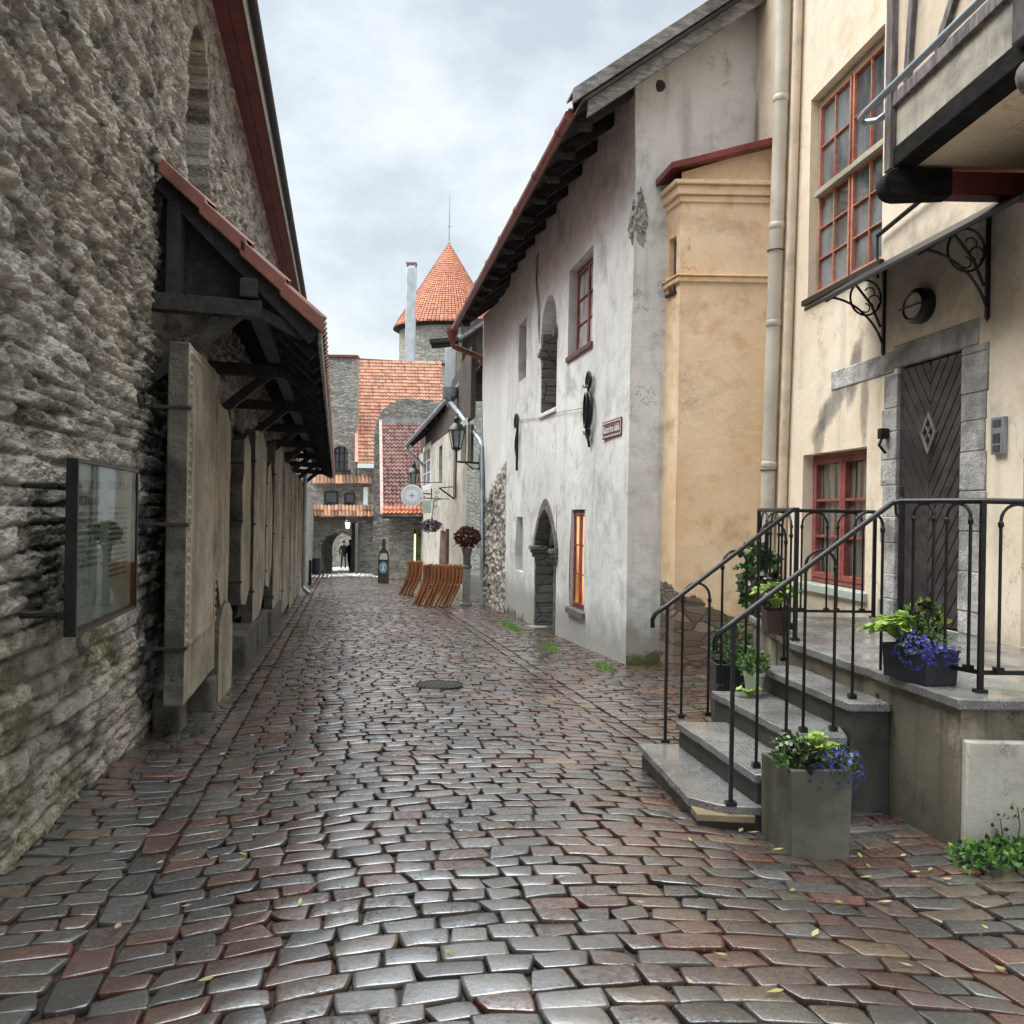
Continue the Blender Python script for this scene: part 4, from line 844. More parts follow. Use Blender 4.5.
# near stair rail
n0 = PZ(714, 634, 0); R0 = PY(714, 634, 5.36); R1 = PY(722, 631, 5.37); RT = PY(892, 503, 5.72)
t = thing('iron_railing', 'black hooped stair railing on the near side of the steps', 'railing', PZ(730.5, 805, -.044))
railz = lambda p: R1.z+(RT.z-R1.z)*(p.x-R1.x)/(RT.x-R1.x)
b = MB(); dn = (R1-RT).normalized(); b.tube([R1+Vector((-.035, 0, -.11)), R1+Vector((-.04, 0, -.06)), R1+Vector((-.02, 0, -.015)), R1+dn*-.06, RT], .0165, 10); obj('handrail', b, M['iron'], t)
obj('post', post(PZ(730.5, 805, -.044), railz(PZ(730.5, 805, -.044))), M['iron'], t)
for a, c_ in (((756,767.7,.132), (786,735,.308)), ((803,732,.308), (833,731,.308)), ((852,698.6,.484), (880,698,.484))):
    p, q = PZ(*a), PZ(*c_); b = MB(); hoop(b, p, q, railz((p+q)/2)-.005); obj('hoop', b, M['iron'], t)
# landing rail on the street side, near end
t = thing('iron_railing', 'black hooped railing round the near end of the landing', 'railing', PZ(980, 692.7, LZ))
PA = Vector((2.34, 5.70, LZ)); PB = PZ(980, 692.7, LZ); PC = Vector((3.9, 5.22, LZ)); zt = 1.705
b = MB(); b.tube([RT, (PA.x, PA.y, zt), (PB.x, PB.y, zt), (PC.x, PC.y, zt)], .0165, 10); obj('handrail', b, M['iron'], t)
for p in (PA, PB, PC): obj('post', post(p, zt, .027), M['iron'], t)
b = MB(); zb = LZ+.11; b.beam((PA.x, PA.y, zb), (PB.x, PB.y, zb), .016, .024); b.beam((PB.x, PB.y, zb), (PC.x, PC.y, zb), .016, .024); obj('bottom_rail', b, M['iron'], t)
for a, c_ in ((.16, .42), (.58, .86)):
    b = MB(); p, q = PA.lerp(PB, a), PA.lerp(PB, c_); p.z = q.z = zb; hoop(b, p, q, zt-.015); obj('hoop', b, M['iron'], t)
for k in range(4):
    b = MB(); p, q = PB.lerp(PC, .075+k*.25), PB.lerp(PC, .22+k*.25); p.z = q.z = zb; hoop(b, p, q, zt-.015); obj('hoop', b, M['iron'], t)
# far stair rail
t = thing('iron_railing', 'black hooped stair railing on the far side of the steps', 'railing', PZ(665, 742, -.044))
R1 = PY(660, 611, 6.78); RT2 = PY(793, 509.5, 7.2)
b = MB(); dn = (R1-RT2).normalized(); b.tube([R1+Vector((-.05, 0, -.12)), R1+Vector((-.052, 0, -.06)), R1+Vector((-.03, 0, -.018)), R1+dn*-.07, RT2, RT2+Vector((.05, .03, .0))], .0165, 10); obj('handrail', b, M['iron'], t)
RT = RT2; obj('post', post(PZ(665, 742, -.044), railz(PZ(665, 742, -.044))), M['iron'], t)
for a, c_ in (((681,718,.132), (707.6,716,.132)), ((720.6,688.8,.308), (745,687,.308)), ((757,663.5,.484), (783.7,661,.484))):
    p, q = PZ(*a), PZ(*c_); b = MB(); hoop(b, p, q, railz((p+q)/2)-.005); obj('hoop', b, M['iron'], t)
t = thing('iron_railing', 'black hooped railing round the far end of the landing', 'railing', (2.3, 8.9, LZ))
PA = Vector((RT2.x+.04, RT2.y+.03, LZ)); PB = Vector((2.31, 8.88, LZ)); PC = Vector((3.42, 8.95, LZ)); zt = 1.66
b = MB(); b.tube([(PA.x, PA.y, RT2.z), (PB.x, PB.y, zt), (PC.x, PC.y, zt)], .017, 10); obj('handrail', b, M['iron'], t)
for p in (PA, PB, PC): obj('post', post(p, zt, .03), M['iron'], t)
b = MB(); zb = LZ+.06; b.beam((PB.x, PB.y, zb), (PC.x, PC.y, zb), .016, .024); b.beam((PA.x, PA.y, zb+.05), (PB.x, PB.y, zb), .016, .024); obj('bottom_rail', b, M['iron'], t)
for k in range(3):
    b = MB(); p, q = PB.lerp(PC, .06+k*.31), PB.lerp(PC, .28+k*.31); p.z = q.z = zb; hoop(b, p, q, zt-.015); obj('hoop', b, M['iron'], t)
for k in range(3):
    b = MB(); p, q = PA.lerp(PB, .12+k*.3), PA.lerp(PB, .34+k*.3); p.z = q.z = zb; hoop(b, p, q, zt-.015); obj('hoop', b, M['iron'], t)
# ------------------------------------------------------------------ orange annex
M['orange'] = plaster('ochre_orange_limewash', (.79,.55,.33), (.84,.66,.46), (.68,.43,.23), (.45,.3,.17), (.5,.72), .2, .85, ((.16,.12,.09), .95), (.6,.66), None, None, .45)
M['orange_light'] = M['orange']
an = thing('orange_annex', 'narrow orange plastered annex with a red metal roof in the corner', 'annex', (2.6, 12.3, gz(12.3)))
AY = 12.25; K1 = PY(678, 400, AY); kx = K1.x; AL = Pl(kx+.24*AY, -.24, -1); AF = Vector
def zf(py, px=690): return PY(px, py, AY).z
zc = zf(190); zr0 = zf(166, 669); zr1 = zf(139, 774)
HW = [(12.38, 12.62, zf(287, 660)-.02, zf(232, 660), .1, True)]
b = wall_mb(AL, AY, 12.8, -.8, zc+.02, HW, .3, .004)
b2 = MB(); X0 = kx; X1 = wx(AY)+.1
xs = np.linspace(X0, X1, 7); zs = np.linspace(-.8, zc+.02, 20)
for i in range(6):
    for j in range(19): b2.add([(xs[i], AY, zs[j]), (xs[i+1], AY, zs[j]), (xs[i+1], AY, zs[j+1]), (xs[i], AY, zs[j+1])], [(0, 1, 2, 3)])
b2.add([(X0, AY, zc+.02), (X1, AY, zc+.02), (X1, AY, zr1-.05), (X0, AY, zr0-.08)], [(0, 1, 2, 3)])
b.add(b2.v, b2.f); obj('wall', b, M['orange'], an)
w = MB(); w.plbox(AL, 12.39, 12.61, HW[0][2]+.01, HW[0][3]-.01, -.095, -.07); wq = obj('window', w, M['redframe'], an)
w = MB(); w.plbox(AL, 12.42, 12.58, HW[0][2]+.05, HW[0][3]-.05, -.069, -.062); obj('pane', w, M['glass'], wq)
w = MB(); w.plbox(AL, 12.35, 12.65, HW[0][2]-.035, HW[0][2], -.09, .035); obj('sill', w, M['rust_iron'], wq)
def band(z0, z1, o):
    b = MB(); c = AL.pt(12.8, 0, o); k = Vector((kx-o, AY-o, 0)); pts_o = [c, k, Vector((X1, AY-o, 0))]; pts_i = [AL.pt(12.8, 0, -.02), Vector((kx+.02, AY+.02, 0)), Vector((X1, AY+.02, 0))]
    for i in range(2): b.hexa([pts_i[i]+Vector((0,0,z0)), pts_i[i+1]+Vector((0,0,z0)), pts_o[i+1]+Vector((0,0,z0)), pts_o[i]+Vector((0,0,z0)), pts_i[i]+Vector((0,0,z1)), pts_i[i+1]+Vector((0,0,z1)), pts_o[i+1]+Vector((0,0,z1)), pts_o[i]+Vector((0,0,z1))])
    return b
cb = band(zc-.07, zc+.05, .06); q = band(zc+.052, zc+.11, .1); cb.add(q.v, q.f); q = band(zc-.16, zc-.073, .025); cb.add(q.v, q.f); obj('cornice', cb, M['orange'], an, .01)
zm = zf(279); cb = band(zm-.035, zm+.03, .035); q = band(zm+.032, zm+.055, .055); cb.add(q.v, q.f); obj('moulding', cb, M['orange'], an, .006)
b = MB(); e = .16
r = [Vector((kx-e, AY-e, zr0)), Vector((X1, AY-e, zr1)), Vector((X1, 13.0, zr1)), AL.pt(12.95, zr0-.04, e)]
b.hexa([p-Vector((0,0,.09)) for p in r]+r); obj('roof', b, M['redmetal'], an, .008)
# ------------------------------------------------------------------ white plastered house
M['whitewall'] = plaster('grey_white_limewash', (.6,.6,.58), (.74,.74,.72), (.45,.45,.43), (.28,.275,.25), (.5,.7), .35, .88, None, (0,0), (.1, .9, (.34,.335,.31)), (-1.1, .4), .5)
M['oldstone'] = rubble('grey_dressed_blocks', [(.08,.075,.07), (.16,.15,.135), (.25,.235,.21)], 2.2, 2.4, (.09,.085,.08), .05, .9, .03)
wh = thing('white_house', 'old white plastered house with a gothic doorway and steep overhanging eaves', 'house', WH.pt(17, gz(17)))
WZ = lambda Y: 7.42-.02*(Y-12.6)
AD = (16.92, 18.74, gz(17.8)-.1, 1.75); NI = (17.15, 18.55, 3.5, 5.75)
HW = [(14.69,16.32,4.25,5.76,.3), (20.05,21.0,4.46,5.72,.22,True), (NI[0],NI[1],NI[2],NI[3],.34,True), (AD[0],AD[1],AD[2],AD[3],.6,True), (20.05,20.95,.32,1.5,.22,True), (14.87,15.86,.03,1.66,.16)]
b = wall_mb(WH, 12.62, 22.3, -1.2, 7.4, HW, .35, .022, .3, WZ)
spandrel(b, WH, NI[0], NI[1], 5.0, 5.73, 5.755, .006, .3); spandrel(b, WH, AD[0], AD[1], .95, 1.72, 1.755, .006, .5, 12, True)
obj('wall', b, M['whitewall'], wh, 0, 30); b = MB()
# gable end facing the camera
gd = Vector((1, .175, 0)).normalized(); g0 = WH.pt(12.62, 0)
for i in range(10):
    for j in range(14):
        q = []
        for (ii, jj) in ((i, j), (i+1, j), (i+1, j+1), (i, j+1)):
            a = ii*.45; zt_ = 7.4+.735*a; z = -1.2+(zt_+1.2)*jj/14; n_ = .03*float(fbm(a*.7+5, z*.5, 3)) if ii else 0
            q.append(g0+gd*a+Vector((0, -n_, z)) if ii else WH.pt(12.62, z, .044*float(fbm(12.62*.55+3*WH.a, z*.55, 3))+.002))
        b.add(q, [(0, 1, 2, 3)])
M['gablewall'] = plaster('grey_white_limewash_mossy_foot', (.6,.6,.58), (.71,.71,.69), (.47,.47,.45), (.2,.2,.17), (.5,.72), .5, .88, None, (0,0), (.3, 1.2, (.3,.29,.25)), (-.55, .35), .5)
obj('gable_wall', b, M['gablewall'], wh, 0, 30)
b = MB(); b.plbox(WH, 12.7, 26.4, -1.2, 7.2, -1.1, -.75); obj('inner_wall', b, M['black'], wh)
w = window(wh, WH, 14.69, 16.32, 4.27, 5.74, [(0,.5,0,1,1,3), (.5,1,0,1,1,3)], .19, 'redframe', 'whiteglass', .045, .022, .05, gl=.022)
b = MB(); b.plbox(WH, 14.66, 16.35, 4.18, 4.265, -.2, .03); obj('sill', b, simple('red_brown_sill', (.12,.05,.04), .5), w, .008)
wm = N('lamp_lit_room'); x_, y_, z_ = wm.sep(); cf = wm.noise(1, 3, .5, wm.vec((9, 9, .6)))
cc = wm.ramp(cf, [(.35, (.03,.012,.006)), (.5, (.35,.13,.04)), (.62, (.75,.42,.2))]); wm.fin((.02,.012,.008), .05, None, None, .8); wm.set(wm.b.inputs['Emission Color'], cc); wm.b.inputs['Emission Strength'].default_value = .55; M['lit'] = wm.m
w = window(wh, WH, 14.87, 15.86, .05, 1.64, [(0,.5,0,1,1,3), (.5,1,0,1,1,3)], .09, 'redframe', 'lit', .045, .022, .045, gl=.022)
b = MB(); b.plbox(WH, 14.8, 15.92, -.06, .045, -.2, .06); obj('sill', b, simple('dark_slate_sill', (.12,.12,.125), .5), w, .01)
b = MB(); b.plbox(WH, 20.07, 20.98, 4.48, 5.7, -.2, -.17); obj('shutter', b, M['greywood'], wh); b = MB(); b.plbox(WH, 20.07, 20.93, .34, 1.48, -.2, -.17); obj('shutter', b, M['greywood'], wh)
# gothic stone portal: jamb courses, imposts, pointed hood
b = MB()
for sg, yb in ((1, AD[0]), (-1, AD[1])):
    z = AD[2]
    while z < .72:
        h = random.uniform(.12, .22); l = random.uniform(.0, .02); ya, yc = (yb-.0, yb+.1+l) if sg > 0 else (yb-.1-l, yb+.0); b.plbox(WH, ya, yc, z, min(z+h-.008, .75), -.58, .015+random.uniform(0, .01)); z += h
objs('jamb_stone', b, M['oldstone'], wh, .012)
b = MB()
for yb, s in ((AD[0], -1), (AD[1], 1)):
    for k, (o, z0, z1) in enumerate(((.05, .72, .8), (.09, .802, .87), (.12, .872, .95))): b.plbox(WH, yb-.1-o*.3, yb+.1+o*.3, z0, z1, -.55, o)
objs('impost', b, M['oldstone'], wh, .01, .02)
def hood(y0, y1, zs, za, w, o, pointed, n=16, d=.25):
    b = MB(); P1 = arch_pts(y0, y1, zs, za, n, pointed); P2 = arch_pts(y0-w, y1+w, zs, za+w*1.3, n, pointed)
    for i in range(n): b.hexa([WH.pt(*P1[i], -d), WH.pt(*P1[i+1], -d), WH.pt(*P1[i+1], o), WH.pt(*P1[i], o), WH.pt(*P2[i], -d), WH.pt(*P2[i+1], -d), WH.pt(*P2[i+1], o), WH.pt(*P2[i], o)])
    return b
obj('portal_arch', hood(AD[0]+.02, AD[1]-.02, .95, 1.66, .16, .035, True), M['oldstone'], wh, .01)
b = MB(); b.plbox(WH, AD[0], AD[1], AD[2]-.05, AD[2]+.12, -.6, .12); obj('door_step', b, M['jamb'], wh, .015)
b = MB(); b.plbox(WH, AD[0]+.1, AD[1]-.1, AD[2]+.1, 1.7, -.59, -.54); obj('door', b, M['darkwood'], wh)
obj('niche_arch', hood(NI[0]+.02, NI[1]-.02, 5.0, 5.68, .1, .012, False), M['whitewall'], wh, .01)
b = MB(); b.plbox(WH, NI[0]+.02, NI[1]-.02, NI[2]+.02, 5.0, -.335, -.3)
for z in np.arange(3.55, 5.0, .17): b.plbox(WH, NI[1]-.1, NI[1]-.005, z, z+.16, -.3, -.01)
obj('niche_back', b, M['oldstone'], wh, .01)
b = MB(); b.plbox(WH, NI[1]-.12, NI[1]+.08, 4.62, 4.72, -.2, .06); b.plbox(WH, NI[1]-.12, NI[1]+.05, 4.72, 4.8, -.2, .03); b.plbox(WH, NI[0]-.06, NI[0]+.1, 4.78, 4.95, -.2, .07); objs('capital', b, M['oldstone'], wh, .02, .02)
b = MB(); b.plbox(WH, NI[0]-.03, NI[1]+.05, NI[2]-.08, NI[2]+.01, -.3, .03); obj('niche_sill', b, M['whitewall'], wh, .02)
# rubble end of the house
def rough_patch(pl, y0, y1, z0, z1, res, amp, colf, taper=None, seed=0, sy=.3, sz=.18):
    ys = np.arange(y0, y1+res*.5, res); zs = np.arange(z0, z1+res*.5, res); y, z = np.meshgrid(ys, zs)
    wy = y+.1*fbm(y*2+seed, z*2, 3); wz = z+.07*fbm(y*2+40+seed, z*2, 3); f1, f2, i = voro(wy/sy+seed, wz/sz); e = sst(.02, .2, f2-f1)
    k = colf(y, z) if colf else np.ones_like(y)
    f1b, f2b, i2 = voro(y/.11+.3*fbm(y*5, z*5, 2), z/.06); d = amp*k*(.45*(e-1)+.8*(i-.5)+.9*(i2-.5)+.9*fbm(y*6, z*15, 4, _T2))+.03*fbm(y*.6, z*.5, 2, _T3)
    if taper: d = d+taper(y, z)
    x0 = pl.a+pl.b*y; P = np.stack([x0+d*pl.n.x, y+d*pl.n.y, z], -1).reshape(-1, 3); n_ = len(ys)
    q = (np.arange(len(zs)-1)[:, None]*n_+np.arange(n_-1)[None]).ravel(); f = np.stack([q, q+1, q+n_+1, q+n_], -1).tolist()
    C = np.stack([np.clip(.5+.8*(i-.5)+.4*fbm(y*6, z*9, 3), 0, 1), k, 1-e, e], -1).reshape(-1, 4).tolist(); return P, f, C
top_f = lambda y, z: sst(2.6, 2.2, z+.35*fbm(y*1.2, z, 3)+.25*(y-24))*1.0
P, f, C = rough_patch(WH, 22.2, 26.4, -1.4, 6.9, .032, .048, top_f, lambda y, z: .14*sst(1.2, 5.5, z)*sst(23.5, 26.4, y)-.1*sst(25.6, 26.4, y), 3, .2, .13)
n = N('rubble_under_lost_plaster'); at = n.t.nodes.new('ShaderNodeAttribute'); at.attribute_name = 'Col'; k = n.sep(at.outputs['Vector'])
c = n.ramp(n.math('MULTIPLY_ADD', n.math('SUBTRACT', n.noise(16, 6, .7), .5), .9, k[0]), [(0, (.11,.1,.085)), (.35, (.24,.22,.185)), (.65, (.42,.39,.33)), (1, (.55,.52,.46))])
c = n.mix(n.math('MULTIPLY', k[2], .6), c, (.32,.3,.26)); c = n.mix(n.math('MULTIPLY', n.map(n.noise(.8, 5, .7), .5, .62), n.map(n.sep()[2], 1.9, .9, .8, 0)), c, (.06,.05,.04))
pw = n.mix(n.map(n.noise(.8, 6, .6), .4, .65), (.63,.63,.61), (.73,.73,.71)); c = n.mix(k[1], pw, c)
m = n.fin(c, .9, n.bump(n.noise(30, 6, .7), .5, .03))
o = mesh_obj('rubble_wall', P, f, m, W[wh], C, 'POINT', 0); o.parent = wh; W[o] = W[wh]; o.data.polygons.foreach_set('use_smooth', [True]*len(o.data.polygons))
b = MB(); b.plbox(WH, 26.3, 26.5, -1.4, 6.9, -1, -.02); obj('end_wall', b, M['whitewall'], wh)
# eaves
EZ = lambda Y: 6.86-.018*(Y-12.4); sl_ = .735; roof = lambda Y, o, dz=0: WH.pt(Y, EZ(Y)+sl_*(.8-o)+dz, o)
ra, rb = 12.2, 26.2
b = MB(); b.hexa([roof(ra,.84,-.03), roof(rb,.84,-.03), roof(rb,-3.6,-.03), roof(ra,-3.6,-.03), roof(ra,.84,.02), roof(rb,.84,.02), roof(rb,-3.6,.02), roof(ra,-3.6,.02)]); obj('roof_boarding', b, M['darkwood'], wh)
b = MB(); p0 = roof(ra+.05, .83, .05); tiles(b, p0, roof(rb, .83, .05)-p0, roof(ra+.05, -3.6, .06)-p0, 62, 18, .06, .04); M['tile_brown'] = tilemat('dark_weathered_tiles', [(.05,.03,.026), (.1,.05,.04), (.15,.075,.055)], .6, (.06,.06,.045)); obj('roof', b, M['tile_brown'], wh)
for i, Y in enumerate(np.arange(12.75, 26, .95)):
    b = MB(); b.beam(roof(Y, .76, -.15), roof(Y, -.2, -.15), .12, .15); b.lathe([(.001,-.1),(.08,-.09),(.08,.09),(.001,.1)], roof(Y, .66, -.2), 10, None, WH.n); obj('rafter', b, M['darkwood'], wh, .01)
b = MB(); b.tube([roof(12.5, .93, -.0), roof(26.1, .93, -.02)], .07, 12)
for Y in np.arange(13, 26, 1.6): b.tube([roof(Y, .93, 0), roof(Y+.07, .93, 0)], .08, 12)
gt = obj('gutter', b, M['gutter_red'], wh)
for k, (o0, d0, d1, y_) in enumerate(((.95, .05, .22, 12.2), (.75, -.24, .045, 12.26))):
    b = MB(); b.hexa([roof(y_,o0,d0), roof(y_+.05,o0,d0), roof(y_+.05,-3.6,d0), roof(y_,-3.6,d0), roof(y_,o0,d1), roof(y_+.05,o0,d1), roof(y_+.05,-3.6,d1), roof(y_,-3.6,d1)]); obj('verge_board', b, M['greywood'], wh, .008)
b = MB(); b.hexa([roof(12.2,.95,.2), roof(12.6,.95,.2), roof(12.6,-3.6,.2), roof(12.2,-3.6,.2), roof(12.2,.95,.24), roof(12.6,.95,.24), roof(12.6,-3.6,.24), roof(12.2,-3.6,.24)]); obj('verge_cap', b, M['greywood'], wh, .006)
hp = g0+gd*.32; b = MB(); b.lathe([(.001,-.03),(.075,-.03),(.085,.008),(.04,.012),(.001,.012)], Vector((hp.x, hp.y, PY(655, 86, hp.y).z)), 9, None, (0,-1,0)); obj('beam_socket', b, simple('dark_beam_end', (.05,.046,.042), .9, 0, .4, 12, .6), wh)
b = MB(); bm_ = bmesh.new(); bmesh.ops.create_icosphere(bm_, subdivisions=5, radius=1)
cz_ = PY(640, 215, 12.5).z; cp = g0+gd*.07
for v in bm_.verts:
    p = v.co; k = 1+.5*float(fbm(p.x*1.6+3, p.z*1.8+2, 4))+.2*float(fbm(p.x*6, p.z*7, 3, _T2)); b.v.append((cp.x+p.x*.12*k*(1-.3*p.z), cp.y+.03+p.y*.05+.05*float(fbm(p.x*5, p.z*9+p.y, 3)), cz_+p.z*.42*k))
b.f = [tuple(v.index for v in f_.verts) for f_ in bm_.faces]; b.c = [None]*len(b.f); bm_.free(); obj('worn_corbel', b, plaster('broken_plaster_stone', (.34,.325,.29), (.46,.445,.41), (.24,.23,.2), (.12,.12,.1), (.48,.66), .4, .9, None, (0,0), None, None, 1.0), wh, 0, 0)
b = MB(); b.box((g0.x+2.4, 14.6, 9.0), (.9, .9, 3.0)); b.box((g0.x+2.4, 14.6, 10.55), (1.05, 1.05, .14)); obj('chimney', b, M['whitewall'], wh, .02)
# corner hopper and red downpipe at the far end of the gutter
t = thing('drainpipe', 'red brown rain hopper and bent pipe at the far end of the eaves gutter', 'drainpipe', roof(26.0, .93, -.3))
b = MB(); hpz = roof(26.0, .93, -.02); b.lathe([(.08,-.3),(.1,-.22),(.17,-.05),(.17,.06),(.14,.06)], hpz, 12); obj('hopper', b, M['gutter_red'], t)
b = MB(); q1 = hpz+Vector((0,0,-.26)); b.tube([q1, q1+Vector((.03, 0, -.16)), WH.pt(26.0, 5.95, .12)+Vector((0,0,-.15)), WH.pt(26.0, 5.6, .1)], .075, 12); obj('pipe', b, M['gutter_red'], t)
# wires, anchors, street sign
b = MB()
for k in range(3): b.tube([WH.pt(19.05-.12*k, 6.75, .03), WH.pt(18.95-.06*k, 6.2, .05), WH.pt(18.75-.1*k, 5.6, .035), WH.pt(18.62, 4.9, .03)], .006, 5)
tag(obj('wall_cables', b, M['iron']), 'thin dark cables hanging beside the blind niche on the white wall', 'cables')
b = MB(); b.tube([WH.pt(21.0, 3.62, .02), WH.pt(18.6, 3.45, .025), WH.pt(16.5, 3.36, .02), WH.pt(14.8, 3.25, .02)], .005, 5); tag(obj('wall_wire', b, M['iron']), 'straight thin wire across the white wall below the niche', 'wire')
t = thing('wall_anchor', 'large curled iron wall anchor above the street sign', 'wall anchor', WH.pt(14.6, 2.62, .03))
b = MB(); yc = 14.62; Q = lambda y, z, o=.06: WH.pt(yc+y, z, o)
b.tube([Q(0, 2.62, .03), Q(.01, 2.8), Q(-.02, 3.2), Q(.0, 3.6), Q(.05, 3.78)], .02, 8)
b.tube([Q(.2*math.sin(a), 3.18+.27*math.cos(a)) for a in np.linspace(0, 2*math.pi, 24)[:-1]], .026, 8, True)
b.tube([Q(.1*math.sin(a), 3.18+.26*math.cos(a), .1) for a in np.linspace(0, 2*math.pi, 24)[:-1]], .02, 8, True)
for s in (1, -1):
    b.tube([Q(s*(.16-.02*a)*math.sin(a), 3.62+(.15-.02*a)*math.cos(a)) for a in np.linspace(0, 5, 16)], .022, 8); b.tube([Q(s*(.13-.018*a)*math.sin(a), 2.83+(.12-.016*a)*math.cos(a)) for a in np.linspace(0, 4.5, 16)], .018, 8)
for z, y in ((3.55, .28), (3.1, .28), (2.82, .22)): b.tube([Q(-.05, z), Q(y, z+.02), Q(y+.06, z+.06)], .014, 6)
obj('scrollwork', b, M['iron'], t)
t = thing('wall_anchor', 'slender iron wall anchor with a hooked top near the doorway', 'wall anchor', WH.pt(20.7, 2.45, .03)); yc = 20.65
b = MB(); b.tube([Q(0, 2.5), Q(0, 3.1), Q(.0, 3.55), Q(.08, 3.72), Q(.22, 3.74), Q(.33, 3.6), Q(.28, 3.46), Q(.17, 3.5)], .028, 8); b.tube([Q(0, 3.45), Q(.2, 3.2), Q(.22, 3.0), Q(.1, 2.85)], .022, 8); obj('scrollwork', b, M['iron'], t)
t = thing('street_sign', 'red brown street name sign with white lettering on the white wall', 'sign', WH.pt(13.42, 2.68, .02))
b = MB(); b.plbox(WH, 12.95, 13.9, 2.68, 2.925, .015, .03); sb = obj('plate', b, simple('sign_red_brown', (.13,.04,.034), .4, 0, .08), t)
b = MB()
for (a, c_, d_, e_) in ((12.97, 13.88, 2.7, 2.712), (12.97, 13.88, 2.893, 2.905), (12.97, 12.985, 2.712, 2.893), (13.865, 13.88, 2.712, 2.893)): b.plbox(WH, a, c_, d_, e_, .029, .0325)
obj('border', b, M['white'], sb)
def text_mesh(s, size, origin, xdir, zdir, parent, mat, name='lettering', ext=.002, width=None):
    cu = bpy.data.curves.new('lettering', 'FONT'); cu.body = s; cu.size = size; cu.extrude = ext; cu.align_x = 'CENTER'; cu.align_y = 'CENTER'; cu.resolution_u = 3
    o = bpy.data.objects.new('lettering_tmp', cu); COL.objects.link(o); dg = bpy.context.evaluated_depsgraph_get(); me = o.evaluated_get(dg).to_mesh()
    v = np.array([q.co[:] for q in me.vertices]); f = [tuple(p.vertices) for p in me.polygons]; o.evaluated_get(dg).to_mesh_clear(); bpy.data.objects.remove(o); bpy.data.curves.remove(cu)
    k = (width/(v[:,0].max()-v[:,0].min())) if width else 1
    X = Vector(xdir).normalized(); Z = Vector(zdir).normalized(); Nn = X.cross(Z); b = MB()
    b.v = [tuple(Vector(origin)+X*q[0]*k+Z*q[1]+Nn*q[2]) for q in v]; b.f = f; b.c = [None]*len(f); return obj(name, b, mat, parent, 0, 0)
text_mesh('Katariina käik', .15, WH.pt(13.425, 2.8, .0325), -WH.d, (0,0,1), sb, M['white'], width=.82)
# ------------------------------------------------------------------ next house along the lane (right, beyond the rubble)
M['shabby'] = plaster('shabby_beige_plaster', (.44,.41,.35), (.55,.52,.46), (.3,.27,.22), (.16,.14,.11), (.48,.66), .6, .9, ((.24,.22,.18), -.3), (.6,.64))
h2 = thing('eaved_house', 'shabby beige house with deep dark eaves beyond the rubble wall', 'house', H2.pt(34, gz(34)))
def hp(a, c, pl=H2):                        # opening from two photo corners
    y1, z1 = pl.at(*a); y0, z0 = pl.at(*c); return (min(y0, y1), max(y0, y1), min(z0, z1), max(z0, z1))
O1 = hp((439.5,447), (442.5,481)); O2 = hp((462,428), (466.5,461)); O3 = hp((440,530), (447,580)); O4 = hp((423,447), (430,490))
O3 = (O3[0], O3[1], gz(33), O3[3])
obj('wall', wall_mb(H2, 26.3, 46, -2, 4.2, [(*O1,.2,True), (*O2,.2,True), (*O3,.25,True), (*O4,.15,True)], .6, .03, .2), M['shabby'], h2, 0, 30)
b = MB(); b.hexa([H2.pt(26.3,4.2,-.2),H2.pt(46,4.2,-.2),H2.pt(46,4.2,-.06),H2.pt(26.3,4.2,-.06),H2.pt(26.3,6.2,-.2),H2.pt(46,4.9,-.2),H2.pt(46,4.9,-.06),H2.pt(26.3,6.2,-.06)]); obj('eaves_boarding', b, wood('brown_eaves_boards', (.04,.028,.022), (.1,.075,.06), .8), h2)
b = MB(); b.plbox(H2, *O3, -.24, -.18); obj('door', b, M['redframe'], h2); b = MB(); b.plbox(H2, O3[0]-.3, O3[0], O3[2], O3[3]+.1, -.02, .08); obj('door_post', b, simple('brown_red_post', (.13,.05,.04), .6), h2)
b = MB(); b.plbox(H2, *O1, -.19, -.12); obj('pane', b, M['glass'], h2); b = MB(); b.plbox(H2, *O2, -.19, -.12); obj('pane', b, M['glass'], h2)
window(h2, H2, O4[0]+.05, O4[1]-.05, O4[2]+.03, O4[3]-.03, [(0,.5,0,1,1,3), (.5,1,0,1,1,3)], .05, 'white', 'curtain', .12, .05, .1)
pq = H2.at(456, 497); b = MB(); b.plbox(H2, pq[0]-.25, pq[0]+.25, pq[1], 3.6, -.02, .07); obj('timber_post', b, M['baywood'], h2, .01)
E0, E1 = PY(484, 361, 26.4), PY(408, 445, 42); rz_ = Vector((3.2, .5, 2.6))
b = MB(); b.hexa([E0-Vector((0,0,.06)), E1-Vector((0,0,.06)), E1+rz_-Vector((0,0,.06)), E0+rz_-Vector((0,0,.06)), E0, E1, E1+rz_, E0+rz_]); obj('roof_boarding', b, M['darkwood'], h2)
b = MB(); tiles(b, E0+Vector((0,0,.05)), E1-E0, rz_, 60, 14, .06, .04); obj('roof', b, M['tile_brown'], h2)
for k in range(14):
    p = E0.lerp(E1, (k+.5)/14); b = MB(); b.beam(p+Vector((.06,0,-.1)), p+rz_*.4+Vector((0,0,-.1)), .13, .15); obj('rafter', b, M['darkwood'], h2, .01)
b = MB(); b.tube([E0+Vector((-.07,0,.0)), E1+Vector((-.07,0,0))], .08, 10); obj('gutter', b, M['zinc'], h2)
b = MB(); p = E1+Vector((-.05,.0,0)); b.tube([p, p+Vector((.05,0,-.25)), PY(429, 471, 41.5), PY(430, 480, 41.5)], .07, 10); obj('spout', b, M['zinc'], h2)
t = thing('drainpipe', 'grey zinc drainpipe with a rain hopper between the rubble wall and the shabby house', 'drainpipe', PY(481, 612, 25.6))
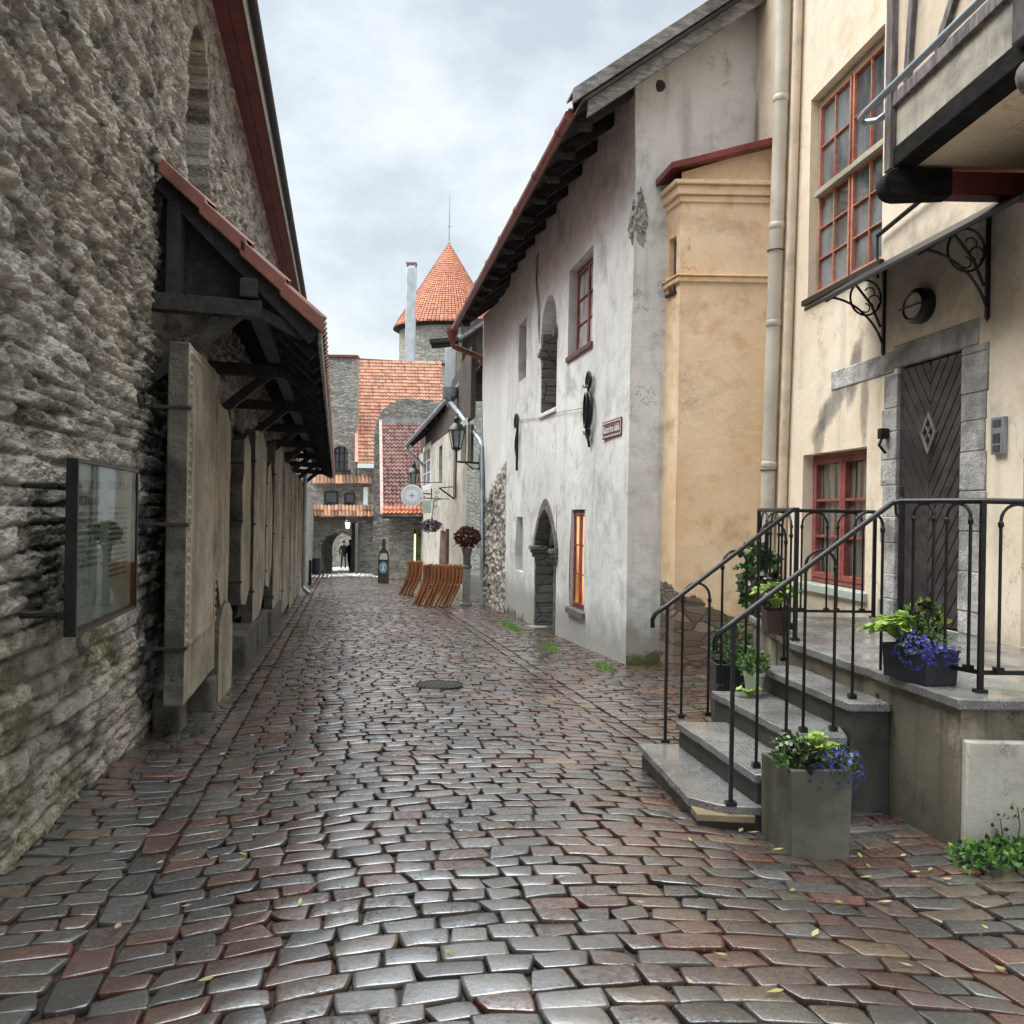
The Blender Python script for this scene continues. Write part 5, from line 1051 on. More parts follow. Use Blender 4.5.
hpp = PY(450, 394, 29.5); b = MB(); b.lathe([(.08,-.4),(.13,-.2),(.24,-.1),(.26,.2),(.22,.2)], hpp, 14); obj('hopper', b, M['zinc'], t)
b = MB(); b.tube([hpp+Vector((0,0,-.3)), PY(451,403,29.3), PY(480,440,25.9), PY(482,446,25.7), PY(482.5,604,25.7), PY(481,610,25.6), PY(477,615,25.3)], .07, 12); obj('pipe', b, M['zinc'], t)
# timber attic behind
at_ = thing('timber_attic', 'dark boarded attic with a grey roof edge above the shabby house', 'attic', PY(475, 375, 31))
q = lambda px, py, Y=31: PY(px, py, Y)
def quadbox(a, c, Y, d): p, r = PY(*a, Y), PY(*c, Y); b = MB(); b.box(((p.x+r.x)/2, Y+d/2, (p.z+r.z)/2), (abs(r.x-p.x), d, abs(p.z-r.z))); return b
obj('board_wall', quadbox((461, 318), (500, 384), 31, 5), wood('grey_attic_boards', (.03,.028,.027), (.11,.1,.095), .85, (9,9,1), 2, .5), at_)
obj('corner_post', quadbox((457, 335), (461.5, 384), 30.9, .3), M['greenframe'], at_)
b = MB(); b.beam(q(448, 347, 30.8), q(500, 312, 30.8), 6.5, .1, (0, 0, 1)); bb = MB(); p, r = q(459, 341, 30.6), q(500, 313, 30.6)
bb.hexa([p, p+Vector((0,6,0)), r+Vector((0,6,0)), r, p+Vector((0,0,.12)), p+Vector((0,6,.12)), r+Vector((0,6,.12)), r+Vector((0,0,.12))]); obj('roof', bb, M['greywood'], at_, .01)
b = MB(); p = q(430, 340, 30.5); r = q(459, 338, 30.5); b.beam(p+Vector((0,0,-.06)), r+Vector((0,0,-.06)), .34, .2); b.beam(p+Vector((.05,0,-.2)), r+Vector((0,0,-.2)), .2, .14); obj('gutter_end', b, M['rust_iron'], at_, .04)
fl = thing('flue_duct', 'pale grey sheet metal duct standing beside the dark attic boards', 'duct', PY(450, 395, 31.4))
obj('duct', quadbox((445.5, 347), (455.5, 396), 31.4, .4), simple('pale_metal', (.55,.6,.64), .4, .2, .1, 4), fl, .02)
# lanterns
def lantern(name, c, wallp, k, label, lit=False):
    t = thing(name, label, 'lantern', c, None)
    b = MB(); top, bot = .17*k, .1*k; H = .38*k; n = 6
    ring = lambda r, z: [c+Vector((r*math.cos(2*math.pi*i/n), r*math.sin(2*math.pi*i/n), z)) for i in range(n)]
    R0, R1 = ring(bot, 0), ring(top, H)
    for i in range(n): b.beam(R0[i], R1[i], .018*k, .018*k); b.beam(R0[i], R0[(i+1) % n], .02*k, .02*k); b.beam(R1[i], R1[(i+1) % n], .022*k, .022*k)
    b.lathe([(.05*k,-.06*k),(bot*1.1,-.02*k),(bot*1.1,.0)], c, 6); obj('cage', b, M['iron'], t)
    b = MB(); b.lathe([(top*1.22,H),(top*1.1,H+.04*k),(.1*k,H+.14*k),(.06*k,H+.16*k),(.06*k,H+.24*k),(.075*k,H+.25*k),(.03*k,H+.3*k),(.02*k,H+.36*k)], c, 12); obj('cap', b, M['iron'], t)
    b = MB(); b.lathe([(bot*.93,.01),(top*.93,H-.01)], c, 6); g = simple('lantern_glass', (.28,.32,.32), .15) if not lit else None
    if lit: n_ = N('lit_lantern_glass'); n_.fin((.5,.5,.45), .3); n_.set(n_.b.inputs['Emission Color'], (1.,.95,.85)); n_.b.inputs['Emission Strength'].default_value = 1.1; g = n_.m
    obj('glass', b, g, t)
    b = MB(); w = Vector(wallp); a = c+Vector((0,0,-.06*k)); z = w.z
    b.tube([a, Vector((a.x, a.y, z+.03)), Vector((a.x+(w.x-a.x)*.1, a.y+(w.y-a.y)*.1, z)), w], .022*k, 8); b.tube([a.lerp(w, .35)*1+Vector((0,0,(z-a.lerp(w,.35).z)-.0)), a.lerp(w, .7)+Vector((0,0,z-a.lerp(w,.7).z-.14*k)), Vector((w.x, w.y, z-.12*k))], .015*k, 6)
    b.box(w, (.06*k, .1*k, .34*k)); obj('bracket', b, M['iron'], t); return t
lantern('street_lantern', PY(456.5, 448, 25.4), PY(480, 463, 25.8), 1.25, 'large grey glass lantern on a black wall bracket near the zinc drainpipe')
lantern('street_lantern', PY(413.5, 486, 36), PY(432, 494, 37.2), 1.3, 'smaller hexagonal lantern above the round white sign')
# hanging signs
t = thing('round_sign', 'round white hanging sign with a small cross mark and a thin ring', 'sign', PY(412, 504, 33)); rc = PY(412, 495.5, 33)
b = MB(); b.lathe([(.001,-.025),(.385,-.025),(.385,.025),(.001,.025)], rc, 36, None, (0,-1,0)); d_ = obj('disc', b, simple('sign_white', (.85,.87,.9), .45, 0, .05), t)
b = MB(); f_ = rc+Vector((0,-.027,0)); b.tube([f_+Vector((.31*math.cos(a),0,.31*math.sin(a))) for a in np.linspace(0, 2*math.pi, 33)[:-1]], .009, 6, True); b.tube([f_+Vector((.24*math.cos(a),0,.24*math.sin(a))) for a in np.linspace(0, 2*math.pi, 33)[:-1]], .006, 6, True)
b.box(f_, (.2, .012, .028)); b.box(f_, (.026, .014, .2)); b.box(f_, (.07, .016, .07), 0); obj('mark', b, simple('sign_ink', (.3,.33,.42), .5), d_)
b = MB(); b.tube([rc+Vector((0,0,.38)), rc+Vector((0,0,.46)), H2.pt(33.2, rc.z+.48, 0)], .015, 6); obj('arm', b, M['iron'], t)
t = thing('hanging_sign', 'small pale green hanging sign below the round white sign', 'sign', PY(427, 514, 31))
p, r = PY(422.5, 500, 31), PY(431, 513, 31); b = MB(); b.box(((p.x+r.x)/2, 31, (p.z+r.z)/2), (abs(r.x-p.x), .04, abs(p.z-r.z))); obj('board', b, simple('pale_green_sign', (.5,.58,.52), .5, 0, .08), t, .01)
b = MB(); zz = p.z+.05; b.tube([(p.x-.05, 31, zz), H2.pt(31, zz, 0)], .014, 6)
for (x, z_, r_) in ((r.x+.17, zz-.02, .1), (r.x+.15, zz-.26, .06), (r.x+.2, zz+.2, .07)): b.tube([(x+(r_-.008*a)*math.cos(a), 31, z_+(r_-.008*a)*math.sin(a)) for a in np.linspace(0, 7, 22)], .01, 6)
obj('scroll_arm', b, M['iron'], t)
t = thing('shelf_bracket', 'small triangular iron bracket on the shabby house wall', 'bracket', H2.pt(29.5, 2.0, .02)); b = MB(); a, c_, d_ = H2.pt(29.2, 2.35, 0), H2.pt(29.2, 1.95, 0), H2.pt(29.2, 2.3, .5); b.tube([a, c_], .025, 6); b.tube([c_, d_], .025, 6); b.tube([a, d_], .018, 6); obj('iron_arm', b, M['iron'], t)
# ------------------------------------------------------------------ foliage helpers
n = N('leaf'); c = n.attr(); bs = n.t.nodes.new('ShaderNodeBsdfTranslucent'); mxs = n.t.nodes.new('ShaderNodeMixShader'); mxs.inputs[0].default_value = .3
n.t.links.new(c, bs.inputs[0]); n.fin(c, .45, None, None, .4); n.t.links.new(n.b.outputs[0], mxs.inputs[1]); n.t.links.new(bs.outputs[0], mxs.inputs[2]); n.t.links.new(mxs.outputs[0], n.out.inputs[0]); M['leaf'] = n.m
GR = [(.035,.085,.018), (.06,.14,.03), (.09,.19,.04), (.025,.06,.02)]; LIMEG = [(.26,.38,.06), (.34,.46,.1), (.18,.3,.04), (.4,.5,.16)]
BLUE = [(.055,.055,.3), (.07,.065,.36), (.12,.12,.42), (.035,.03,.2)]; WHT = [(.75,.75,.7), (.62,.6,.56)]; DK = [(.02,.02,.014), (.035,.018,.02), (.03,.045,.02)]
def rv(): 
    v = Vector((random.gauss(0,1), random.gauss(0,1), random.gauss(0,1))); return v.normalized()
def leafy(b, c, r, n, size, cols, asp=2.2, up=.4, shell=.5):
    c = Vector(c)
    for _ in range(n):
        d = rv(); k = shell+(1-shell)*random.random()**.6; p = c+Vector((d.x*r[0], d.y*r[1], d.z*r[2]))*k
        ax = (d*.7+rv()*.7+Vector((0,0,up))).normalized(); s = size*random.uniform(.6, 1.35); w = ax.orthogonal(); w.rotate(Matrix.Rotation(random.uniform(0, 6.28), 3, ax)); nn = ax.cross(w)
        L = ax*s; W_ = w*(s/asp/1.0)*.5; m = p+L*.45+nn*s*.1; tip = p+L-nn*s*.08
        col = sc(random.choice(cols), random.uniform(.75, 1.25))
        b.add([p, m+W_, tip, m-W_, m+nn*s*.06], [(0,1,4), (1,2,4), (2,3,4), (3,0,4)], col)
def flowers(b, c, r, n, size, cols, droop=0):
    c = Vector(c)
    for _ in range(n):
        d = rv(); d.z = abs(d.z)*(1 if not droop else random.choice((1, -droop))); p = c+Vector((d.x*r[0], d.y*r[1], d.z*r[2]))*random.uniform(.8, 1.08); nn = (d+rv()*.5).normalized(); u = nn.orthogonal().normalized(); w = nn.cross(u); s = size*random.uniform(.7, 1.3); col = sc(random.choice(cols), random.uniform(.8, 1.2))
        for k in range(5):
            a = 2*math.pi*k/5; a0, a1 = a-.5, a+.5; q = lambda t, f: p+u*(math.cos(t)*s*f)+w*(math.sin(t)*s*f)+nn*(s*.15)
            b.add([p, q(a0, .75), q(a, 1), q(a1, .75)], [(0, 1, 2, 3)], col)
def frill_leaf(b, base, dirv, L, wid, cols, curl=.5):
    """long soft lettuce-like leaf with a wavy margin"""
    d = Vector(dirv).normalized(); side = d.cross(Vector((0,0,1))); side = side.normalized() if side.length > .1 else Vector((1,0,0)); up = side.cross(d); n = 7; vs = []; ph = random.uniform(0, 6)
    for i in range(n+1):
        t = i/n; c = Vector(base)+d*(L*t)+up*(L*.25*math.sin(t*2.2))-Vector((0,0,1))*(curl*L*t*t*.6); w = wid*(.25+.9*math.sin(min(1, t*1.05)*math.pi*.78))
        for k in (-1, -.5, 0, .5, 1): vs.append(c+side*(w*k)+up*(abs(k)*w*.35+(abs(k) > .7)*w*.28*math.sin(i*2.6+ph+k)-(k == 0)*w*.08+random.uniform(-.12,.12)*w))
    col = random.choice(cols)
    for i in range(n):
        for k in range(4): b.add([vs[i*5+k], vs[i*5+k+1], vs[(i+1)*5+k+1], vs[(i+1)*5+k]], [(0,1,2,3)], sc(col, random.uniform(.8, 1.2)*(1.15 if k in (0, 3) else .9)))
def lettuce(name, c, n, L, label, lean=(0,0,0), wid=.055, grp=None):
    b = MB(); c = Vector(c)
    for i in range(n):
        a = 2*math.pi*i/n*1.618*2+random.uniform(-.3, .3); el = random.uniform(.25, 1.3); d = Vector((math.cos(a)*math.cos(el), math.sin(a)*math.cos(el), math.sin(el)))+Vector(lean)
        frill_leaf(b, c+Vector((d.x, d.y, 0))*.02, d, L*random.uniform(.7, 1.15), wid*random.uniform(.8, 1.2), LIMEG)
    return tag(obj(name, b, M['leaf'], None, 0, 0), label, 'plant', grp)
def plant(name, label, fn, cat='plant'): b = MB(); fn(b); return tag(obj(name, b, M['leaf'], None, 0, 0), label, cat)
def pot_box(name, label, pts, z0, z1, wall, mat, taper=0., cat='planter', soil=.04, bev=.008):
    """open four-sided planter: pts = plan corners"""
    c = sum((Vector((*p, 0)) for p in pts), Vector())/len(pts); t = thing(name, label, cat, (c.x, c.y, z0)); n = len(pts); b = MB()
    o = [Vector((*p, 0)) for p in pts]; s = lambda p, k: c+(p-c)*k; wd_ = wall/((o[0]-c).length)
    A = [s(p, 1-taper)+Vector((0,0,z0)) for p in o]; B = [p+Vector((0,0,z1)) for p in o]; Cc = [s(p, 1-wd_*1.3)+Vector((0,0,z1)) for p in o]; D = [s(p, 1-wd_*1.4)+Vector((0,0,z1-soil-.03)) for p in o]
    fs = [tuple(range(n))[::-1]]
    for k in range(3): fs += [(k*n+i, k*n+(i+1) % n, (k+1)*n+(i+1) % n, (k+1)*n+i) for i in range(n)]
    b.add(A+B+Cc+D, fs); obj('pot', b, mat, t, bev)
    b = MB(); b.add([p+Vector((0,0,.02)) for p in D]+[p-Vector((0,0,.02)) for p in D], [tuple(range(n)), tuple(range(n, 2*n))[::-1]]+[(i, n+i, n+(i+1) % n, (i+1) % n) for i in range(n)]); obj('soil', b, M['soil'], t); return t
# concrete planter beside the steps
z0 = lane_z(1.65, 5.1)-.02; pot_box('concrete_planter', 'square mossy concrete planter on the cobbles beside the steps', [(1.475,4.93),(1.80,4.95),(1.79,5.3),(1.415,5.31)], z0, .285, .035, M['concrete'], .03)
lettuce('lettuce_plant', (1.66, 5.14, .28), 26, .2, 'lime green ruffled plant standing up in the concrete planter', (0,0,.5), .028)
plant('lobelia', 'blue lobelia trailing over the right edge of the concrete planter', lambda b: (leafy(b, (1.74,5.03,.3), (.11,.1,.08), 260, .035, GR[1:], 3), flowers(b, (1.76,5.0,.3), (.12,.12,.1), 150, .011, BLUE, 1.3), flowers(b, (1.6,4.945,.25), (.05,.02,.07), 30, .011, BLUE, 1)))
plant('white_flower', 'small white flowers and dark leaves at the left of the concrete planter', lambda b: (leafy(b, (1.52,5.08,.33), (.1,.12,.09), 260, .045, GR, 2.6), leafy(b, (1.56,5.02,.31), (.07,.07,.06), 50, .06, DK, 1.8), flowers(b, (1.5,5.07,.36), (.11,.1,.08), 20, .012, WHT)))
# dark flower box on the landing corner
fb = [(2.232,5.70),(2.335,5.32),(2.535,5.35),(2.44,5.75)]
pot_box('flower_box', 'dark slate blue flower box on the edge of the landing', fb, LZ+.003, LZ+.2, .012, simple('slate_blue_box', (.022,.026,.036), .45, 0, .2, 6, .1), .06)
plant('lobelia', 'blue lobelia spilling over the front of the dark flower box', lambda b: (leafy(b, (2.38,5.5,.9), (.13,.2,.12), 420, .035, GR[:3]+[(.11,.2,.08)], 3.2), flowers(b, (2.3,5.4,.86), (.09,.2,.1), 230, .0115, BLUE, 1.1), flowers(b, (2.42,5.32,.85), (.11,.04,.07), 90, .0115, BLUE, 1)))
lettuce('lettuce_plant', (2.32, 5.62, .88), 64, .22, 'lime green ruffled plant leaning left out of the dark flower box', (-.35,.1,.1), .036)
plant('white_flower', 'white flowers with dark and yellow green leaves in the dark flower box', lambda b: (leafy(b, (2.42,5.6,.98), (.1,.12,.1), 120, .06, DK+GR[:2], 1.8), leafy(b, (2.46,5.62,1.0), (.07,.08,.09), 50, .07, LIMEG[:2], 1.6), flowers(b, (2.42,5.58,1.02), (.1,.11,.1), 9, .018, WHT)))
# pots beyond the steps
pb = [(2.04,7.55),(2.22,7.55),(2.28,7.9),(2.08,7.9)]
pot_box('brown_planter', 'small brown planter on the beige plinth beside the stairs', pb, LZ+.003, LZ+.19, .012, simple('brown_pot', (.07,.045,.035), .6), .1)
lettuce('lettuce_plant', (2.13, 7.62, .88), 64, .25, 'big lime green ruffled plant in the small brown planter', (-.1,-.2,.25), .042)
plant('burgundy_plant', 'burgundy and white flowering plant behind the lime green plant', lambda b: (leafy(b, (2.1,7.85,1.02), (.16,.13,.1), 110, .07, DK+[(.1,.02,.03)], 1.9), flowers(b, (2.03,7.82,1.02), (.16,.12,.12), 8, .018, WHT)))
z0 = gz(8.0)
t = thing('black_pot', 'tall black square pot on the cobbles behind the far stair railing', 'planter', (1.87, 8.0, z0)); b = MB()
tp, bt = .155, .12; P4 = lambda h, z: [Vector((1.86+sx_*h, 8.0+sy_*h, z)) for sx_, sy_ in ((-1,-1),(1,-1),(1,1),(-1,1))]
A, B, C_, D = P4(bt, z0), P4(tp, z0+.66), P4(tp-.02, z0+.66), P4(tp-.025, z0+.6); b.add(A+B+C_+D, [(3,2,1,0)]+[(k*4+i, k*4+(i+1) % 4, k*4+4+(i+1) % 4, k*4+4+i) for k in range(3) for i in range(4)]+[(12,13,14,15)]); obj('pot', b, simple('black_plastic', (.012,.013,.015), .4), t, .006)
plant('bushy_plant', 'bushy grey green plant in the tall black pot', lambda b: (leafy(b, (1.86,7.98,z0+.78), (.17,.16,.2), 420, .06, GR+[(.09,.12,.07)], 3, .4, .15), flowers(b, (1.8,7.9,z0+.9), (.22,.2,.22), 0, .014, [(.2,.15,.5)])))
t = thing('white_pot', 'small white pot on the second step by the far railing', 'planter', (1.78, 6.95, .31)); b = MB(); b.lathe([(.055,0),(.075,.13),(.08,.135),(.08,.16),(.068,.16),(.06,.13),(.001,.12)], (1.78, 6.9, .311), 18); obj('pot', b, simple('white_glaze', (.6,.6,.56), .35, 0, .1), t)
plant('bushy_plant', 'small pale leaved plant in the white pot', lambda b: leafy(b, (1.78,6.9,.53), (.1,.1,.1), 220, .045, GR[1:3]+[(.16,.24,.12)], 1.8, .4, .15), 'plant')
lettuce('lettuce_plant', (1.72, 6.78, .31), 8, .1, 'tiny lime green seedling at the foot of the white pot', (0,-.2,0), .035)
def vine(b):
    for k in range(7):
        x, y = random.uniform(2.42, 2.66), random.uniform(9.55, 9.85); b.tube([(2.53, 9.7, -.3), ((2.53+x)/2, 9.7, .4), (x, y, .8), (x+random.uniform(-.06,.06), y, random.uniform(1.0, 1.4))], .008, 5, False, (.05,.04,.02))
    leafy(b, (2.53,9.7,.98), (.19,.18,.38), 330, .085, [(.02,.06,.015), (.035,.09,.02), (.05,.12,.03)], 1.5, .0, .3)
plant('climbing_plant', 'dark leafy climbing plant behind the far end of the landing railing', vine)
def weeds(b):
    for _ in range(60):
        x, y = random.uniform(2.32, 3.3), random.uniform(4.7, 4.95); leafy(b, (x, y, lane_z(x, y)+.04), (.1,.07,.06), 34, .04, GR[1:]+[(.13,.26,.05)], 1.5)
    for x, h in ((2.55,.2), (2.64,.26), (2.74,.18), (2.95,.2)):
        z = lane_z(x, 4.95); b.tube([(x, 4.93, z), (x+.03, 4.94, z+h*.6), (x+.01, 4.93, z+h)], .003, 4, False, GR[1]); leafy(b, (x+.01, 4.93, z+h*.9), (.04,.02,.05), 9, .026, GR, 1.4)
b = MB(); weeds(b); tag(obj('weeds', b, M['leaf'], None, 0, 0), 'low green weeds along the foot of the pale rendered landing wall', 'weeds', None, 'stuff')
def tuft(px, py, w, n, label, h=.09):
    p = PG(px, py); b = MB()
    for _ in range(n):
        q_ = p+Vector((0,0,.02))+WH.d*random.gauss(0, w)+WH.n*random.uniform(-.02, .2)*.8; a = rv(); a.z = abs(a.z)+1; a.normalize(); L = h*random.uniform(.5, 1.3); s_ = a.orthogonal().normalized()*.006; e_ = q_+a*L
        b.add([q_-s_, q_+s_, e_+a.orthogonal()*.01-Vector((0,0,.01))], [(0,1,2)], sc(random.choice([(.14,.3,.05), (.2,.4,.07), (.09,.2,.03)]), random.uniform(.8, 1.3)))
    tag(obj('grass_tuft', b, M['leaf'], None, 0, 0), label, 'grass', None, 'stuff')
tuft(517, 630, .7, 420, 'bright green grass along the wall left of the gothic doorway'); tuft(556, 651, .3, 170, 'small grass tuft just right of the gothic doorway'); tuft(611, 671, .22, 150, 'grass tuft at the corner of the white house')
# fallen leaves
lm = None; LF = [(243,857),(272,775),(485,741),(186,909),(160,865),(252,737),(205,984),(222,756),(150,640),(545,640),(770,825),(753,835),(778,852),(860,858),(880,852),(896,845),(866,880),(915,875),(838,905),(885,905),(720,958),(815,937),(1000,972),(905,968),(775,996),(690,842),(792,893),(741,833),(868,868),(903,858),(930,872),(640,905),(560,880),(300,905),(450,955),(118,930),(985,930),(690,985),(830,845),(946,882)]
FL = [(.42,.38,.13), (.5,.47,.22), (.34,.36,.1), (.45,.33,.2)]; protos = []
for k in range(4):
    b = MB(); b.add([(0,-.035,.004), (.011,-.012,.009), (.012,.012,.007), (0,.04,.012), (-.012,.012,.01), (-.011,-.012,.006), (0,0,.002)], [(0,1,6),(1,2,6),(2,3,6),(3,4,6),(4,5,6),(5,0,6)], FL[k]); protos.append(b)
protoo = [None]*4
for i, (px, py) in enumerate(LF):
    p = PG(px, py); p.z = lane_z(p.x, p.y); 
    for _ in range(3):
        u, v = U(px, py); Y = (EYE-p.z)/v; p = Vector((u*Y, Y, lane_z(u*Y, Y)))
    p.z += .012; k = i % 4
    if protoo[k] is None: o = tag(obj('fallen_leaf', protos[k], M['leaf'], None, 0, 0), 'small pale yellow leaf fallen on the wet cobbles', 'leaf', 'fallen leaves on the cobbles'); protoo[k] = o
    else: o = protoo[k].copy(); COL.objects.link(o)
    o.location = p; o.rotation_euler = (random.uniform(-.15,.15), random.uniform(-.15,.15), random.uniform(0, 6.28)); o.scale = (random.uniform(.55,1.05),)*3
# ------------------------------------------------------------------ flower columns and stacked chairs
t = thing('stone_column', 'slim grey stone column carrying the red flowering basket', 'column', PG(466, 606)); cx, cy = PG(466, 606).x, PG(466, 606).y; zc_ = PY(466, 548, cy).z
b = MB(); b.box((cx, cy, (gz(cy)+zc_-.55)/2), (.2, .2, zc_-.55-gz(cy))); b.box((cx, cy, gz(cy)+.04), (.3, .3, .1)); obj('shaft', b, simple('grey_column', (.3,.31,.3), .8), t, .015)
b = MB(); b.lathe([(.1,-.55),(.13,-.53),(.13,-.47),(.1,-.45),(.1,-.2),(.15,-.02),(.17,0),(.13,0)], (cx, cy, zc_), 16); obj('capital', b, simple('grey_column_top', (.17,.17,.165), .8), t)
plant('flower_basket', 'big round basket of dark red flowers on the grey column', lambda b: (leafy(b, (cx,cy,zc_+.28), (.31,.3,.24), 900, .09, [(.03,.05,.02), (.06,.08,.02), (.12,.03,.03), (.09,.025,.03)], 2), flowers(b, (cx,cy,zc_+.26), (.33,.32,.24), 130, .03, [(.22,.03,.05), (.3,.06,.08)], 1), [b.tube([(cx+.25*math.cos(a), cy+.25*math.sin(a), zc_+.15), (cx+.42*math.cos(a), cy+.42*math.sin(a), zc_+.02)], .01, 4, False, (.05,.08,.02)) for a in np.arange(0, 6, .7)]), 'flowers')
hb = PY(431, 526, 33); plant('flower_basket', 'smaller hanging basket of purple flowers by the green door', lambda b: (leafy(b, hb, (.33,.3,.2), 400, .09, [(.03,.05,.02), (.05,.035,.05)], 2), flowers(b, hb+Vector((0,0,.03)), (.36,.3,.2), 160, .04, [(.25,.1,.22), (.3,.2,.3), (.1,.03,.09)], 1), b.tube([hb+Vector((0,0,.1)), hb+Vector((.1,0,.9)), H2.pt(33, hb.z+.95, 0)], .015, 5, False, (.01,.01,.01))), 'flowers')
def chair(loc):
    t = thing('folding_chair', '', 'chair', loc, 'wooden folding chairs stacked along the wall'); L = Vector(loc); prof = [(.0,1.06),(.004,.9),(.0,.74),(-.03,.58),(-.13,.32),(-.27,.0)]
    for y in (0, .44):
        b = MB()
        for (x0_, z0_), (x1_, z1_) in zip(prof, prof[1:]): b.beam(L+Vector((x0_, y, z0_+.012)), L+Vector((x1_, y, z1_-.0)), .05, .058, (1,0,0))
        obj('side_rail', b, M['chairwood'], t, .006)
    for z in (1.01, .93, .85, .77, .69, .61): b = MB(); b.box(L+Vector((.035-.07*max(0, .75-z), .22, z)), (.03, .42, .066)); obj('back_slat', b, M['chairwood'], t, .004)
    for f_ in (.06, .2, .34, .48, .62, .76): b = MB(); x = -.01-.25*f_; z = .52-.52*f_; b.beam(L+Vector((x, .02, z)), L+Vector((x, .42, z)), .03, .075, (.3,0,.95)); obj('seat_slat', b, M['chairwood'], t, .004)
    return t
c0 = PG(423.5, 607); base = chair((c0.x, c0.y, gz(c0.y))); lab = 'folded brown wooden chair in the nearer stack in front of the grey column'; base['label'] = lab
cp_ = [base]
def put(x, y, label):
    c = copy_tree(base, (x, y, gz(y)+.02), random.uniform(-.05, .05), label); return c
for k in range(1, 11): put(c0.x+k*.094, c0.y+random.uniform(-.03,.03)-.01*k, lab)
c1 = PG(408, 597)
for k in range(4): put(c1.x+k*.115, c1.y+random.uniform(-.03,.03), 'folded brown wooden chair in the farther short stack by the stone house')
# ------------------------------------------------------------------ end of the lane
STN = [(.15,.14,.12), (.31,.29,.25), (.47,.445,.39), (.6,.57,.51)]
M['farstone'] = rubble('far_limestone', STN, 3.6, 2.8, (.25,.235,.2), .1, .9, .05)
M['darkstone'] = rubble('dark_rubble', [sc(q, .8) for q in STN], 3.2, 2.8, (.17,.16,.135), .1, .9, .05)
M['palestone'] = rubble('pale_tower_rubble', [(.26,.24,.2), (.42,.4,.34), (.54,.52,.46)], 2.2, 1.8, (.3,.28,.24), .08, .9, .06)
M['tile_orange'] = tilemat('orange_clay_tiles', [(.22,.09,.055), (.35,.155,.095), (.43,.22,.14), (.26,.11,.07)], .7, (.2,.13,.08))
M['tile_purple'] = tilemat('old_brown_purple_tiles', [(.1,.045,.04), (.17,.08,.07), (.24,.13,.11), (.15,.08,.08)], .65, (.12,.09,.08))
M['tile_tower'] = tilemat('tower_tiles', [(.38,.125,.07), (.47,.165,.09), (.53,.21,.12)], .7)
M['tile_cope'] = tilemat('coping_tiles', [(.07,.04,.028), (.2,.09,.045), (.36,.19,.11), (.14,.07,.045)], .7)
def wallY(mb, px0, px1, pyt, Y, d=.6, zb=None, hole=None):
    """frontal wall between two photo columns at depth Y"""
    a, c_ = PY(px0, pyt, Y), PY(px1, pyt, Y); z0 = gz(Y)-.4 if zb is None else zb
    if hole is None: mb.box(((a.x+c_.x)/2, Y+d/2, (a.z+z0)/2), (c_.x-a.x, d, a.z-z0)); return
    hx0, hx1, hz0, hz1 = hole; zt = a.z
    for (x0, x1, z_0, z_1) in ((a.x, hx0, z0, zt), (hx1, c_.x, z0, zt), (hx0, hx1, hz1, zt), (hx0, hx1, z0, hz0)):
        if x1-x0 > .02 and z_1-z_0 > .02: mb.box(((x0+x1)/2, Y+d/2, (z_0+z_1)/2), (x1-x0, d, z_1-z_0))
# left flank wall
b = MB(); A_ = PY(304, 560, 33.5); B_ = PY(313, 560, 49.4); zA, zB = 2.2, 2.0
b.hexa([Vector((A_.x-1,33.5,-2)), Vector((A_.x,33.5,-2)), Vector((B_.x,49.4,-2.4)), Vector((B_.x-1,49.4,-2.4)), Vector((A_.x-1,33.5,zA)), Vector((A_.x,33.5,zA)), Vector((B_.x,49.4,zB)), Vector((B_.x-1,49.4,zB))])
tag(obj('stone_wall', b, M['farstone']), 'rough stone garden wall running from the lean-to to the arched gate', 'wall')
# gate
gt_ = thing('arched_gate', 'stone gateway with a low dark arch and tiled coping ending the lane', 'gateway', PY(340, 575, 49.6)); YG = 49.6
GP = lambda px, py: PY(px, py, YG); ax0, ax1 = GP(321, 560).x, GP(356, 560).x; zsp, zap = GP(338, 549).z, GP(338, 533).z; zgt = GP(340, 515).z; xl, xr = GP(303, 560).x, GP(380, 560).x
b = MB(); zb = gz(YG)-.4
for d0, d1 in ((0, 3.2),):
    b.box(((xl+ax0)/2, YG+1.6, (zb+zgt)/2), (ax0-xl, 3.2, zgt-zb)); b.box(((xr+ax1)/2, YG+1.6, (zb+zgt)/2), (xr-ax1, 3.2, zgt-zb))
pts = arch_pts(ax0, ax1, zsp, zap, 14)
for (x0, z0), (x1, z1) in zip(pts, pts[1:]): b.hexa([(x0,YG,z0),(x1,YG,z1),(x1,YG+3.2,z1),(x0,YG+3.2,z0),(x0,YG,zgt),(x1,YG,zgt),(x1,YG+3.2,zgt),(x0,YG+3.2,zgt)])
obj('wall', b, M['farstone'], gt_)
b = MB()
P2 = arch_pts(ax0-.14, ax1+.14, zsp, zap+.16, 14)
for i in range(14): b.hexa([(pts[i][0],YG-.04,pts[i][1]),(pts[i+1][0],YG-.04,pts[i+1][1]),(pts[i+1][0],YG+.2,pts[i+1][1]),(pts[i][0],YG+.2,pts[i][1]),(P2[i][0],YG-.04,P2[i][1]),(P2[i+1][0],YG-.04,P2[i+1][1]),(P2[i+1][0],YG+.2,P2[i+1][1]),(P2[i][0],YG+.2,P2[i][1])])
obj('arch_stones', b, M['darkstone'], gt_)
b = MB(); p0 = PY(306, 518, YG-.5); p1 = PY(386, 518, YG-.5); tiles(b, p0, p1-p0, PY(306, 506, YG+.3)-p0, 22, 2, .1, .04, 'B', 6, .8); obj('tile_coping', b, M['tile_cope'], gt_)
